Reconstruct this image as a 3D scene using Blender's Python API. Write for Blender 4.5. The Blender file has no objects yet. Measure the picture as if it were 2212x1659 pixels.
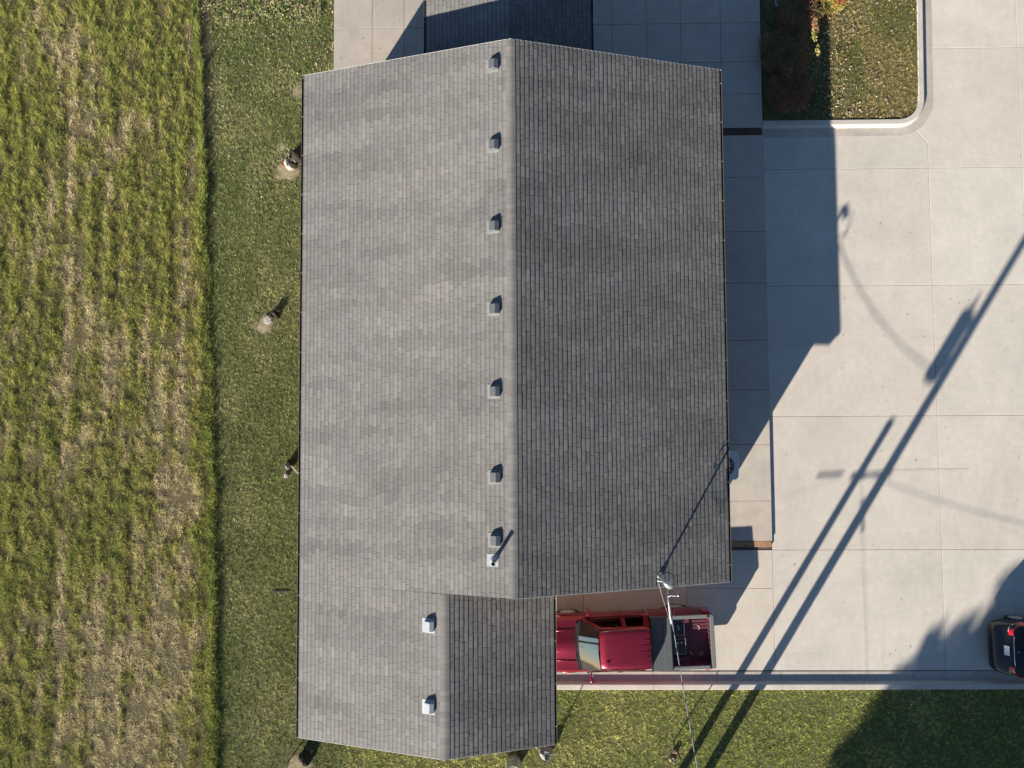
import bpy, bmesh, math, random
import numpy as np
from mathutils import Vector, Matrix

random.seed(7)
RNG = np.random.default_rng(11)
S = bpy.context.scene
COL = S.collection

# ------------------------------------------------------------------ camera
F, CX, CY, CH = 1535.157, 0.3003, -0.390, 24.82
TX, TY, YAW = 0.0485, 0.0161, -0.0064
RCAM = Matrix.Rotation(YAW, 3, 'Z') @ Matrix.Rotation(TX, 3, 'X') @ Matrix.Rotation(TY, 3, 'Y')
cam_d = bpy.data.cameras.new('camera')
cam = bpy.data.objects.new('camera', cam_d)
COL.objects.link(cam)
cam.location = (CX, CY, CH)
cam.rotation_euler = RCAM.to_euler()
cam_d.sensor_width = 36.0
cam_d.lens = F / 2212 * 36.0
cam_d.clip_end = 500
S.camera = cam

# ------------------------------------------------------------------ sky, sun, exposure
SUN_EL, SHADOW_AZ = math.radians(19.87), math.radians(32.1)
w = bpy.data.worlds.new('World')
S.world = w
w.use_nodes = True
nt = w.node_tree
bg = nt.nodes['Background']
sky = nt.nodes.new('ShaderNodeTexSky')
sky.sky_type = 'NISHITA'
sky.sun_disc = False
sky.sun_elevation = SUN_EL
sky.sun_rotation = SHADOW_AZ + math.pi
sky.dust_density = 0.3
sky.ozone_density = 4.0
nt.links.new(sky.outputs[0], bg.inputs[0])
bg.inputs[1].default_value = 0.05
sd = bpy.data.lights.new('sun', 'SUN')
sd.energy = 5.0
sd.angle = math.radians(0.5)
sd.color = (1.0, 0.915, 0.80)
sun = bpy.data.objects.new('sun', sd)
COL.objects.link(sun)
LD = Vector((math.sin(SHADOW_AZ) * math.cos(SUN_EL), math.cos(SHADOW_AZ) * math.cos(SUN_EL), -math.sin(SUN_EL)))
sun.rotation_euler = LD.to_track_quat('-Z', 'Y').to_euler()
sun.location = (-20, -30, 30)
S.view_settings.view_transform = 'Standard'
S.view_settings.look = 'None'
S.view_settings.exposure = 1.05
S.view_settings.gamma = 1.0


def G(px, py, z=0.0):
    """point of the place seen at measured position px,py of the survey photograph, at height z"""
    d = RCAM @ Vector(((px - 1106) / F, -(py - 829.5) / F, -1))
    t = (z - CH) / d.z
    return Vector((CX, CY, CH)) + d * t


# ------------------------------------------------------------------ materials
def mat(name, col, rough=0.7, metal=0.0, vcol=None, noise=None, bump=None, spec=0.5, coat=0.0, spots=None, trans=0.0, streak=0.0):
    """noise=(scale, amount[, scale2, amount2]) multiplies the colour; vcol = name of a colour attribute that multiplies it"""
    m = bpy.data.materials.new(name)
    m.use_nodes = True
    n = m.node_tree
    b = n.nodes['Principled BSDF']
    b.inputs['Roughness'].default_value = rough
    b.inputs['Metallic'].default_value = metal
    b.inputs['Specular IOR Level'].default_value = spec
    b.inputs['Coat Weight'].default_value = coat
    b.inputs['Coat Roughness'].default_value = 0.08
    rgb = n.nodes.new('ShaderNodeRGB')
    rgb.outputs[0].default_value = (*col, 1)
    cur = rgb.outputs[0]

    def mul(a, bsock):
        x = n.nodes.new('ShaderNodeMix')
        x.data_type = 'RGBA'
        x.blend_type = 'MULTIPLY'
        x.inputs[0].default_value = 1.0
        n.links.new(a, x.inputs[6])
        n.links.new(bsock, x.inputs[7])
        return x.outputs[2]
    tc = n.nodes.new('ShaderNodeTexCoord')
    if vcol:
        a = n.nodes.new('ShaderNodeAttribute')
        a.attribute_name = vcol
        cur = mul(cur, a.outputs['Color'])
    if noise:
        for i in range(0, len(noise), 2):
            t = n.nodes.new('ShaderNodeTexNoise')
            t.inputs['Scale'].default_value = noise[i]
            t.inputs['Detail'].default_value = 6
            t.inputs['Roughness'].default_value = 0.6
            n.links.new(tc.outputs['Object'], t.inputs['Vector'])
            r = n.nodes.new('ShaderNodeMapRange')
            r.inputs[1].default_value = 0.3
            r.inputs[2].default_value = 0.7
            r.inputs[3].default_value = 1 - noise[i + 1]
            r.inputs[4].default_value = 1 + noise[i + 1]
            n.links.new(t.outputs[0], r.inputs[0])
            cur = mul(cur, r.outputs[0])
    if streak:   # broom and tyre streaks drawn out along x and along y
        for sc in ((.35, 9, 1), (7, .25, 1)):
            mp = n.nodes.new('ShaderNodeMapping')
            mp.inputs['Scale'].default_value = sc
            n.links.new(tc.outputs['Object'], mp.inputs[0])
            t = n.nodes.new('ShaderNodeTexNoise')
            t.inputs['Scale'].default_value = 1
            t.inputs['Detail'].default_value = 3
            n.links.new(mp.outputs[0], t.inputs['Vector'])
            r = n.nodes.new('ShaderNodeMapRange')
            r.inputs[1].default_value = .52
            r.inputs[2].default_value = .75
            r.inputs[3].default_value = 1
            r.inputs[4].default_value = 1 - streak * 1.6
            n.links.new(t.outputs[0], r.inputs[0])
            cur = mul(cur, r.outputs[0])
    if spots:  # (scale, threshold, darkness) small dark marks
        v = n.nodes.new('ShaderNodeTexVoronoi')
        v.inputs['Scale'].default_value = spots[0]
        n.links.new(tc.outputs['Object'], v.inputs['Vector'])
        r = n.nodes.new('ShaderNodeMapRange')
        r.inputs[1].default_value = spots[1] * 0.6
        r.inputs[2].default_value = spots[1]
        r.inputs[3].default_value = spots[2]
        r.inputs[4].default_value = 1.0
        n.links.new(v.outputs['Distance'], r.inputs[0])
        cur = mul(cur, r.outputs[0])
    n.links.new(cur, b.inputs['Base Color'])
    if bump:
        t = n.nodes.new('ShaderNodeTexNoise')
        t.inputs['Scale'].default_value = bump[0]
        t.inputs['Detail'].default_value = 4
        n.links.new(tc.outputs['Object'], t.inputs['Vector'])
        bp = n.nodes.new('ShaderNodeBump')
        bp.inputs['Strength'].default_value = 1.0
        bp.inputs['Distance'].default_value = bump[1]
        n.links.new(t.outputs[0], bp.inputs['Height'])
        n.links.new(bp.outputs[0], b.inputs['Normal'])
    if trans:
        tr = n.nodes.new('ShaderNodeBsdfTranslucent')
        n.links.new(cur, tr.inputs['Color'])
        mx = n.nodes.new('ShaderNodeMixShader')
        mx.inputs[0].default_value = trans
        n.links.new(b.outputs[0], mx.inputs[1])
        n.links.new(tr.outputs[0], mx.inputs[2])
        n.links.new(mx.outputs[0], n.nodes['Material Output'].inputs[0])
    return m


def glass_mat(name, tint, clear=0.5, base=.015):
    m = bpy.data.materials.new(name)
    m.use_nodes = True
    n = m.node_tree
    for x in list(n.nodes):
        n.nodes.remove(x)
    o = n.nodes.new('ShaderNodeOutputMaterial')
    tr = n.nodes.new('ShaderNodeBsdfTransparent')
    tr.inputs[0].default_value = (*[clear * c for c in tint], 1)
    gl = n.nodes.new('ShaderNodeBsdfGlossy')
    gl.inputs['Roughness'].default_value = 0.03
    fr = n.nodes.new('ShaderNodeFresnel')
    fr.inputs[0].default_value = 1.55
    r = n.nodes.new('ShaderNodeMath')
    r.operation = 'MULTIPLY_ADD'
    r.inputs[1].default_value = .5
    r.inputs[2].default_value = base
    n.links.new(fr.outputs[0], r.inputs[0])
    mx = n.nodes.new('ShaderNodeMixShader')
    n.links.new(r.outputs[0], mx.inputs[0])
    n.links.new(tr.outputs[0], mx.inputs[1])
    n.links.new(gl.outputs[0], mx.inputs[2])
    n.links.new(mx.outputs[0], o.inputs[0])
    return m


M = {}
M['shingle'] = mat('shingle', (1, 1, 1), 0.95, vcol='Col', noise=(160, .22, 7, .05), bump=(300, .002), spec=.2)
M['felt'] = mat('felt', (.035, .035, .037), 0.95)
M['brown'] = mat('gutter_brown', (.055, .036, .030), 0.45, noise=(3, .2))
M['lip'] = mat('gutter_lip', (.22, .19, .16), 0.5)
M['fascia'] = mat('rake_trim', (.30, .27, .25), 0.5, noise=(5, .1))
M['drip'] = mat('drip_edge', (.55, .53, .50), 0.5)
M['wall'] = mat('wall_brick', (.22, .145, .11), 0.85, noise=(4, .12))
M['steel_gray'] = mat('vent_gray', (.17, .18, .185), 0.42, metal=.35, noise=(6, .08))
M['steel_light'] = mat('vent_light', (.52, .55, .56), 0.38, metal=.35, noise=(6, .06))
M['dark'] = mat('dark_inside', (.01, .01, .011), 0.9)
M['galv'] = mat('galvanised', (.55, .56, .57), 0.3, metal=.85, noise=(8, .1))
M['cast'] = mat('cast_alu', (.62, .63, .62), 0.35, metal=.6)
M['black'] = mat('black_rubber', (.012, .012, .013), 0.55)
M['cable'] = mat('bare_cable', (.55, .55, .56), 0.35, metal=.7)
M['whitepl'] = mat('white_tape', (.75, .75, .77), 0.4)
M['conc'] = mat('lot_concrete', (.60, .55, .475), 0.85, vcol='Col', noise=(.22, .07, 1.1, .06, 5, .05, 30, .05), streak=.018, spots=(1.9, .03, .4), bump=(120, .0015), spec=.3)
M['walk'] = mat('walk_concrete', (.50, .455, .395), 0.85, vcol='Col', noise=(.5, .08, 2.5, .07, 30, .05), streak=.02, spots=(2.4, .045, .3), bump=(120, .0015), spec=.3)
M['kerb'] = mat('kerb_concrete', (.54, .50, .44), 0.85, noise=(1.1, .08, 9, .07, 40, .05), bump=(90, .002), spec=.3)
M['pan'] = mat('gutter_pan', (.46, .42, .365), 0.85, noise=(.7, .12, 5, .1, 40, .05), bump=(90, .002), spec=.3)
M['joint'] = mat('joint_dirt', (.10, .085, .07), 0.95, noise=(3, .3))
M['soil'] = mat('soil', (.15, .125, .085), 1.0, noise=(1.2, .2, 12, .3), bump=(20, .02), spec=.1)
M['lawnbase'] = mat('thatch', (.135, .13, .06), 1.0, noise=(1.0, .15, 14, .35), bump=(40, .02), spec=.1)
M['grass'] = mat('grass_blade', (1, 1, 1), 0.7, vcol='Col', spec=.12, trans=.22)
M['leaf'] = mat('leaf', (1, 1, 1), 0.6, vcol='Col', spec=.3, trans=.25)
M['bark'] = mat('bark', (.10, .075, .055), 0.95, noise=(6, .3), bump=(20, .02))
M['rust'] = mat('rusty_steel', (.34, .20, .11), 0.85, noise=(2.5, .35, 22, .35), bump=(60, .003))
M['rustdark'] = mat('rusty_steel_dark', (.09, .055, .04), 0.9, noise=(4, .3))
M['rock'] = mat('rock', (.36, .34, .31), 0.95, noise=(5, .2, 25, .2), bump=(14, .03))
M['dirt'] = mat('dug_dirt', (.33, .28, .18), 1.0, noise=(4, .25, 25, .25), bump=(25, .02), spec=.1)
M['nearblack'] = mat('near_black', (.035, .028, .022), 0.95, noise=(6, .3))  # near-black; on the lawn lumps it stands in for cast shadow
M['redclay'] = mat('red_clay', (.33, .13, .08), 1.0, noise=(9, .3))
M['iron'] = mat('wrought_iron', (.03, .022, .018), 0.6)
M['straw'] = mat('dry_stick', (.62, .58, .48), 0.8)
M['teal'] = mat('teal_plastic', (.05, .38, .30), 0.4)
M['wood'] = mat('pole_wood', (.16, .11, .075), 0.9, noise=(3, .2, 20, .25))
M['acmetal'] = mat('ac_cabinet', (.66, .69, .68), 0.5, noise=(5, .06))
M['hose'] = mat('green_hose', (.10, .24, .16), 0.45)
M['paleblue'] = mat('pale_pot', (.42, .50, .52), 0.4, noise=(8, .1))
# vehicles
M['paint'] = mat('maroon_paint', (.29, .018, .040), 0.36, metal=.7, coat=1.0, noise=(1.5, .05))
M['bedpaint'] = mat('bed_paint', (.13, .035, .055), 0.5, noise=(12, .2), coat=.2)
M['rail'] = mat('rail_cap', (.15, .165, .155), 0.6, noise=(10, .08))
M['vinyl'] = mat('tonneau_vinyl', (.085, .095, .10), 0.65, noise=(9, .08), bump=(40, .004))
M['glass'] = glass_mat('windscreen', (.62, 1.0, .85), .55, .01)
M['tint'] = glass_mat('tinted_glass', (.6, .8, .8), .12)
M['trim'] = mat('black_trim', (.018, .018, .02), 0.5)
M['tyre'] = mat('tyre', (.02, .02, .02), 0.9)
M['alloy'] = mat('alloy', (.62, .60, .55), 0.4, metal=.2)
M['chrome'] = mat('chrome', (.8, .8, .8), 0.12, metal=1)
M['interior'] = mat('cab_interior', (.05, .055, .055), 0.8)
M['seat'] = mat('seat_cloth', (.34, .37, .36), 0.9)
M['redlens'] = mat('red_lens', (.55, .01, .02), 0.15, coat=.6)
M['whitelens'] = mat('clear_lens', (.75, .73, .70), 0.15, coat=.6)
M['plate'] = mat('number_plate', (.78, .80, .80), 0.5, noise=(60, .15))
M['carpaint'] = mat('black_car_paint', (.008, .007, .009), 0.3, coat=.35)
M['crate'] = mat('grey_crate', (.16, .165, .17), 0.6, noise=(9, .12))
M['cratrim'] = mat('crate_rim', (.17, .175, .185), 0.75, spec=.15)
M['junkred'] = mat('red_reel', (.42, .05, .06), 0.5)
M['junkpale'] = mat('pale_plastic', (.42, .43, .43), 0.6)
M['yellowpl'] = mat('yellow_handle', (.55, .42, .05), 0.6)
M['porcelain'] = mat('porcelain', (.3, .2, .15), 0.3)
M['tank'] = mat('transformer_tank', (.38, .40, .40), 0.45, metal=.2)


# ------------------------------------------------------------------ mesh helpers
class MB:
    def __init__(s):
        s.v, s.f, s.m, s.c = [], [], [], []

    def add(s, vs, fs, mi=0, c=None):
        o = len(s.v)
        s.v += [tuple(p) for p in vs]
        for f in fs:
            s.f.append(tuple(i + o for i in f))
            s.m.append(mi)
            s.c.append(c or (1, 1, 1))
        return s

    def box(s, a, b, mi=0, c=None, rz=0, piv=None):
        x0, y0, z0 = a
        x1, y1, z1 = b
        vs = [(x0, y0, z0), (x1, y0, z0), (x1, y1, z0), (x0, y1, z0), (x0, y0, z1), (x1, y0, z1), (x1, y1, z1), (x0, y1, z1)]
        if rz:
            cx, cy = piv or ((x0 + x1) / 2, (y0 + y1) / 2)
            ca, sa = math.cos(rz), math.sin(rz)
            vs = [(cx + (x - cx) * ca - (y - cy) * sa, cy + (x - cx) * sa + (y - cy) * ca, z) for x, y, z in vs]
        return s.add(vs, [(0, 3, 2, 1), (4, 5, 6, 7), (0, 1, 5, 4), (1, 2, 6, 5), (2, 3, 7, 6), (3, 0, 4, 7)], mi, c)

    def prism(s, pts, z0, z1, mi=0, c=None):
        n = len(pts)
        vs = [(x, y, z0) for x, y in pts] + [(x, y, z1) for x, y in pts]
        fs = [tuple(range(n))[::-1], tuple(range(n, 2 * n))] + [(i, (i + 1) % n, n + (i + 1) % n, n + i) for i in range(n)]
        return s.add(vs, fs, mi, c)

    def tube(s, path, r, n=8, mi=0, cap=True, c=None):
        path = [Vector(p) for p in path]
        rs = r if isinstance(r, (list, tuple)) else [r] * len(path)
        vs, fs = [], []
        up = Vector((0, 0, 1))
        t0 = (path[1] - path[0]).normalized()
        if abs(t0.dot(up)) > .95:
            up = Vector((1, 0, 0))
        for i, p in enumerate(path):
            t = (path[min(i + 1, len(path) - 1)] - path[max(i - 1, 0)]).normalized()
            a = t.cross(up)
            if a.length < 1e-4:
                a = t.cross(Vector((0, 1, 0)))
            a.normalize()
            b = t.cross(a)
            up = -b if (-b).dot(up) > 0 else b
            for k in range(n):
                an = 2 * math.pi * k / n
                vs.append(p + (a * math.cos(an) + b * math.sin(an)) * rs[i])
        for i in range(len(path) - 1):
            for k in range(n):
                fs.append((i * n + k, i * n + (k + 1) % n, (i + 1) * n + (k + 1) % n, (i + 1) * n + k))
        if cap:
            fs += [tuple(range(n))[::-1], tuple(range((len(path) - 1) * n, len(path) * n))]
        return s.add(vs, fs, mi, c)

    def lathe(s, prof, c=(0, 0, 0), n=24, mi=0, axis='z'):
        vs, fs = [], []
        for r, z in prof:
            for k in range(n):
                a = 2 * math.pi * k / n
                x, y = r * math.cos(a), r * math.sin(a)
                if axis == 'z':
                    vs.append((c[0] + x, c[1] + y, c[2] + z))
                else:
                    vs.append((c[0] + x, c[1] + z, c[2] + y))
        for i in range(len(prof) - 1):
            for k in range(n):
                fs.append((i * n + k, i * n + (k + 1) % n, (i + 1) * n + (k + 1) % n, (i + 1) * n + k))
        return s.add(vs, fs, mi)

    def loft(s, secs, mi=0, closed=False):
        n = len(secs[0])
        vs = [p for sec in secs for p in sec]
        fs = []
        for i in range(len(secs) - 1):
            for k in range(n if closed else n - 1):
                fs.append((i * n + k, i * n + (k + 1) % n, (i + 1) * n + (k + 1) % n, (i + 1) * n + k))
        return s.add(vs, fs, mi)

    def build(s, name, mats, parent=None, smooth=False, recalc=False, loc=None, vc=False):
        me = bpy.data.meshes.new(name)
        me.from_pydata(s.v, [], s.f)
        if not isinstance(mats, (list, tuple)):
            mats = [mats]
        for m in mats:
            me.materials.append(m)
        me.polygons.foreach_set('material_index', s.m)
        if smooth:
            me.polygons.foreach_set('use_smooth', [True] * len(s.f))
        if vc:
            at = me.color_attributes.new('Col', 'FLOAT_COLOR', 'CORNER')
            arr = np.ones((len(me.loops), 4), dtype=np.float32)
            k = 0
            for f, c in zip(s.f, s.c):
                arr[k:k + len(f), :3] = c
                k += len(f)
            at.data.foreach_set('color', arr.ravel())
        if recalc:
            bm = bmesh.new()
            bm.from_mesh(me)
            bmesh.ops.remove_doubles(bm, verts=bm.verts, dist=1e-5)
            bmesh.ops.recalc_face_normals(bm, faces=bm.faces)
            bm.to_mesh(me)
            bm.free()
        me.validate()
        me.update()
        o = bpy.data.objects.new(name, me)
        COL.objects.link(o)
        if parent:
            o.parent = parent
        if loc:
            o.location = loc
        return o


def bevel(o, w=.01, seg=2):
    m = o.modifiers.new('bevel', 'BEVEL')
    m.width = w
    m.segments = seg
    m.limit_method = 'ANGLE'
    return o


def tag(o, label=None, cat=None, group=None, kind=None):
    for k, v in (('label', label), ('category', cat), ('group', group), ('kind', kind)):
        if v:
            o[k] = v
    return o


def thing(name, loc, rz=0, label=None, cat=None, group=None):
    o = bpy.data.objects.new(name, None)
    COL.objects.link(o)
    o.location = loc
    o.rotation_euler = (0, 0, rz)
    return tag(o, label, cat, group)


def copy_tree(o, parent=None):
    c = o.copy()
    COL.objects.link(c)
    if parent:
        c.parent = parent
    for ch in [x for x in COL.objects if x.parent == o]:
        copy_tree(ch, c)
    return c


def lattice(seed):
    return np.random.default_rng(seed).random((256, 256))


def vnoise(x, y, sx, sy, seed, octs=3):
    """smooth value noise, cell size sx by sy metres"""
    L = lattice(seed)
    out = np.zeros_like(x, dtype=float)
    amp, tot = 1.0, 0.0
    for o in range(octs):
        u, v = x / sx * 2 ** o + 100 + 17 * o, y / sy * 2 ** o + 100 + 31 * o
        i, j = np.floor(u).astype(int), np.floor(v).astype(int)
        fu, fv = u - i, v - j
        fu, fv = fu * fu * (3 - 2 * fu), fv * fv * (3 - 2 * fv)
        i0, i1, j0, j1 = i % 256, (i + 1) % 256, j % 256, (j + 1) % 256
        out += amp * ((L[i0, j0] * (1 - fu) + L[i1, j0] * fu) * (1 - fv) + (L[i0, j1] * (1 - fu) + L[i1, j1] * fu) * fv)
        tot += amp
        amp *= .55
    return out / tot


def sstep(x, a, b):
    t = np.clip((x - a) / (b - a), 0, 1)
    return t * t * (3 - 2 * t)


def np_mesh(name, V, nper, faces, colv, material, parent=None):
    """V: (N, nper, 3), faces: list of tuples within one element; colv (N,3)"""
    N = V.shape[0]
    me = bpy.data.meshes.new(name)
    me.vertices.add(N * nper)
    me.vertices.foreach_set('co', V.astype(np.float32).ravel())
    loops, starts, tots = [], [], []
    base = np.arange(N) * nper
    ls = sum(len(f) for f in faces)
    li = np.empty((N, ls), dtype=np.int32)
    st = np.empty((N, len(faces)), dtype=np.int32)
    k = 0
    for j, f in enumerate(faces):
        st[:, j] = np.arange(N) * ls + k
        for a in f:
            li[:, k] = base + a
            k += 1
    me.loops.add(N * ls)
    me.loops.foreach_set('vertex_index', li.ravel())
    me.polygons.add(N * len(faces))
    me.polygons.foreach_set('loop_start', st.ravel())
    at = me.color_attributes.new('Col', 'FLOAT_COLOR', 'POINT')
    c = np.ones((N, nper, 4), dtype=np.float32)
    c[:, :, :3] = colv[:, None, :]
    at.data.foreach_set('color', c.ravel())
    me.materials.append(material)
    me.update(calc_edges=True)
    o = bpy.data.objects.new(name, me)
    COL.objects.link(o)
    if parent:
        o.parent = parent
    return o


# ------------------------------------------------------------------ the ground
bm = MB().add([(-160, -160, -.035), (160, -160, -.035), (160, 160, -.035), (-160, 160, -.035)], [(0, 1, 2, 3)])
tag(bm.build('ground', M['lawnbase']), kind='structure')


fg = MB().add([(-60, -60, -.0345), (-10.6, -60, -.0345), (-10.6, 60, -.0345), (-60, 60, -.0345)], [(0, 1, 2, 3)])
M['fieldsoil'] = mat('field_soil', (.125, .105, .060), 1.0, noise=(1.5, .2, 12, .3), bump=(20, .02), spec=.1)
tag(fg.build('field_ground', M['fieldsoil']), kind='structure')


def slabs(name, polys, z, material, gap=.006, thick=.12, jit=.035):
    b = MB()
    for p in polys:
        cx = sum(q[0] for q in p) / len(p)
        cy = sum(q[1] for q in p) / len(p)
        q2 = []
        for x, y in p:
            q2.append((x - gap * (1 if x > cx else -1), y - gap * (1 if y > cy else -1)))
        k = 1 + random.uniform(-jit, jit)
        wm = random.uniform(-.012, .012) + (.02 if cx < 9 else 0)
        k *= 1 + .006 * (min(cx, 18) - 14)  # slab colour pales eastward, partly imitating a brightness falloff
        b.prism(q2, z - thick, z, 0, (k * (1 + wm), k, k * (1 - wm)))
    o = b.build(name, [material], vc=True)
    bevel(o, .006, 1)
    return tag(o, kind='structure')


def R(x0, y0, x1, y1):
    return [(x0, y0), (x1, y0), (x1, y1), (x0, y1)]


XE, V1, V2, V3 = 8.83, 14.6, 17.86, 23.0
rows = [-9.02, -4.95, -.37, 4.18, 8.33]
P = []
for i in range(4):
    P.append(R(XE, rows[i], V1, rows[i + 1]) if i else R(XE, rows[0], V1, rows[1]))
    P.append(R(V1, rows[i], V2, rows[i + 1]))
    P.append(R(V2, rows[i], V3, rows[i + 1]))
P.append([(XE, 8.33), (V1, 8.33), (V1, 9.2), (14.2, 9.66), (XE, 9.66)])
P.append([(V1, 8.33), (V2, 8.33), (V2, 12.63), (14.6, 12.63), (14.6, 10.2), (14.2, 9.66), (V1, 9.2)])
P.append(R(V2, 8.33, V3, 12.63))
P.append(R(14.6, 12.63, V2, 16.9))
P.append(R(V2, 12.63, V3, 16.9))
P += [R(-6.1, -9.02, -2.6, -5.2), R(-2.6, -9.02, .62, -5.2)]
P += [R(5.88, -6.25, XE, -4.95), R(5.88, -9.02, XE, -6.25), R(2.32, -9.02, 5.88, -5.2), R(.62, -9.02, 2.32, -5.2)]
slabs('parking_lot', P, 0.0, M['conc'])
bed = MB().add([(.5, -9.1, -.016), (24, -9.1, -.016), (24, 17, -.016), (.5, 17, -.016)], [(0, 1, 2, 3)])
tag(bed.build('gravel_base', M['joint']), kind='structure')

# raised walk along the east wall
ys = [-4.62, -3.26, -1.33, .55, 2.28, 4.28, 6.1, 8.03, 9.54]
P = [R(5.86, ys[i], 8.80, ys[i + 1]) for i in range(8)]
slabs('east_walk', P, .11, M['walk'], thick=.14)
# steel strips at both ends of the raised walk
b = MB().box((5.9, -4.83, -.01), (8.78, -4.63, .085))
st = b.build('rusty_step', M['rust'])
bevel(st, .012)
tag(st, 'orange rusty steel step edge at the south end of the raised walk', 'step')
b = MB().box((5.9, 9.56, -.01), (8.76, 9.76, .10))
st = b.build('drain_strip', M['rustdark'])
tag(st, 'dark brown steel strip across the walk near the lawn kerb', 'drain')
# north walk
P = []
xs = [2.4, 3.54, 4.76, 5.97, 7.38, 8.80]
yb = [9.80, 11.02, 12.17, 13.6, 15.2, 17]
for i in range(5):
    for j in range(5):
        if j == 0 and xs[i] < 5:
            continue
        P.append(R(xs[i], yb[j], xs[i + 1], yb[j + 1]))
P += [R(2.4, 10.36, 3.54, 11.02), R(3.54, 10.36, 4.76, 11.02)]
xs2 = [-6.4, -5.02, -3.88, -2.6, 0, 2.4]
yb2 = [12.08, 13.59, 15.2, 17]
for i in range(5):
    for j in range(3):
        P.append(R(xs2[i], yb2[j], xs2[i + 1], yb2[j + 1]))
    P.append(R(xs2[i], 10.36, xs2[i + 1], 12.08))
slabs('north_walk', P, .12, M['walk'], thick=.15)


# kerbs ----------------------------------------------------------------
def sweep(path, prof, name, mats, mats_idx, closed=False):
    """prof: (offset to the right of travel, z)"""
    b = MB()
    pts = [Vector((x, y)) for x, y in path]
    secs = []
    for i, p in enumerate(pts):
        a = pts[max(i - 1, 0)]
        c = pts[min(i + 1, len(pts) - 1)]
        t = (c - a).normalized()
        nrm = Vector((t.y, -t.x))
        secs.append([(p.x + nrm.x * o, p.y + nrm.y * o, z) for o, z in prof])
    n = len(prof)
    for i in range(len(secs) - 1):
        for k in range(n - 1):
            b.add([secs[i][k], secs[i][k + 1], secs[i + 1][k + 1], secs[i + 1][k]], [(0, 1, 2, 3)], mats_idx[k])
    o = b.build(name, mats, recalc=True)
    return o


prof = [(-.01, -.03), (0, .125), (.012, .135), (.16, .137), (.185, .130), (.20, .115), (.245, .022), (.27, .012), (.56, .005), (.565, -.05)]
mi = [0, 0, 0, 0, 0, 0, 1, 1, 1]
arc = [(13.55 + .72 * math.cos(a), 10.76 + .72 * math.sin(a)) for a in [math.radians(-90 + 7.5 * i) for i in range(13)]]
isl = [(8.80, 10.04), (11, 10.04), (13.2, 10.04)] + arc + [(14.29, 12), (14.33, 14.3), (14.36, 17)]
k1 = sweep(isl, prof, 'kerb', [M['kerb'], M['pan']], mi)
tag(k1, kind='structure')
k2 = sweep([(.7, -9.62), (6, -9.62), (12, -9.61), (24, -9.58)][::-1], prof, 'kerb', [M['kerb'], M['pan']], mi)
tag(k2, kind='structure')
# kerb joints: dark saw cuts
b = MB()
for x in (4.66, 9.0, 13.5):
    b.add([(x, -9.615, .1385), (x + .008, -9.615, .1385), (x + .008, -9.45, .1385), (x, -9.45, .1385)], [(0, 1, 2, 3)])
    b.add([(x, -9.34, .016), (x + .008, -9.34, .016), (x + .008, -9.07, .010), (x, -9.07, .010)], [(0, 1, 2, 3)])
tag(b.build('kerb_joint', M['joint']), kind='structure')

yl = MB().add([(12.4, -2.30, .0035), (15.6, -2.27, .0035), (15.6, -2.19, .0035), (12.4, -2.22, .0035)], [(0, 1, 2, 3)])
M['yel'] = mat('worn_yellow_paint', (.56, .50, .40), .85, noise=(3, .1, 25, .1))
tag(yl.build('road_marking', M['yel']), kind='structure')

# island turf base and planting bed
b = MB().prism([(8.84, 10.05), (13.4, 10.05), (14.05, 10.4), (14.27, 10.9), (14.34, 17), (8.84, 17)], -.02, .085)
tag(b.build('island_lawn_base', M['lawnbase']), kind='structure')


# ------------------------------------------------------------------ grass
def blades(n, dens_area, fn_keep, fn, name, material=None, seg2=False, label=None, cat='grass'):
    x0, y0, x1, y1 = dens_area
    x = RNG.uniform(x0, x1, n)
    y = RNG.uniform(y0, y1, n)
    k = fn_keep(x, y)
    x, y = x[k], y[k]
    h, lean, az, wd, col, z0 = fn(x, y)
    N = len(x)
    ca, sa = np.cos(az), np.sin(az)
    px, py = -sa, ca
    V = np.zeros((N, 5 if seg2 else 3, 3))
    dx, dz = np.sin(lean), np.cos(lean)
    bx, by = x, y
    V[:, 0] = np.stack([bx - px * wd / 2, by - py * wd / 2, z0], 1)
    V[:, 1] = np.stack([bx + px * wd / 2, by + py * wd / 2, z0], 1)
    if seg2:
        mx, my, mz = bx + ca * h * .5 * dx * .6, by + sa * h * .5 * dx * .6, z0 + h * .55 * np.maximum(dz, .25)
        ex, ey, ez = bx + ca * h * dx * 1.0, by + sa * h * dx * 1.0, z0 + h * dz * .85
        V[:, 2] = np.stack([mx + px * wd * .4, my + py * wd * .4, mz], 1)
        V[:, 3] = np.stack([mx - px * wd * .4, my - py * wd * .4, mz], 1)
        V[:, 4] = np.stack([ex, ey, ez], 1)
        faces = [(0, 1, 2, 3), (3, 2, 4)]
    else:
        V[:, 2] = np.stack([bx + ca * h * dx, by + sa * h * dx, z0 + h * dz], 1)
        faces = [(0, 1, 2)]
    o = np_mesh(name, V, 5 if seg2 else 3, faces, np.clip(col, 0, 1), M['grass'])
    tag(o, label, cat, kind='stuff')
    return o


def edge_x(y):  # the wavering edge between rough field and mown strip
    return -10.35 - .028 * (y + 8) - .0016 * (y + 8) ** 2 * .4 + .035 * np.sin(y * 1.7) + .02 * np.sin(y * 4.1 + 1)


def mixc(a, b, t):
    return a[None, :] * (1 - t[:, None]) + b[None, :] * t[:, None] if a.ndim == 1 and b.ndim == 1 else a * (1 - t[:, None]) + b * t[:, None]


GREEN = np.array([.145, .185, .055])
LIME = np.array([.27, .26, .085])
OLIVE = np.array([.25, .235, .085])
STRAW = np.array([.52, .44, .27])
TAN = np.array([.42, .31, .20])
DEEP = np.array([.065, .125, .028])


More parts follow.
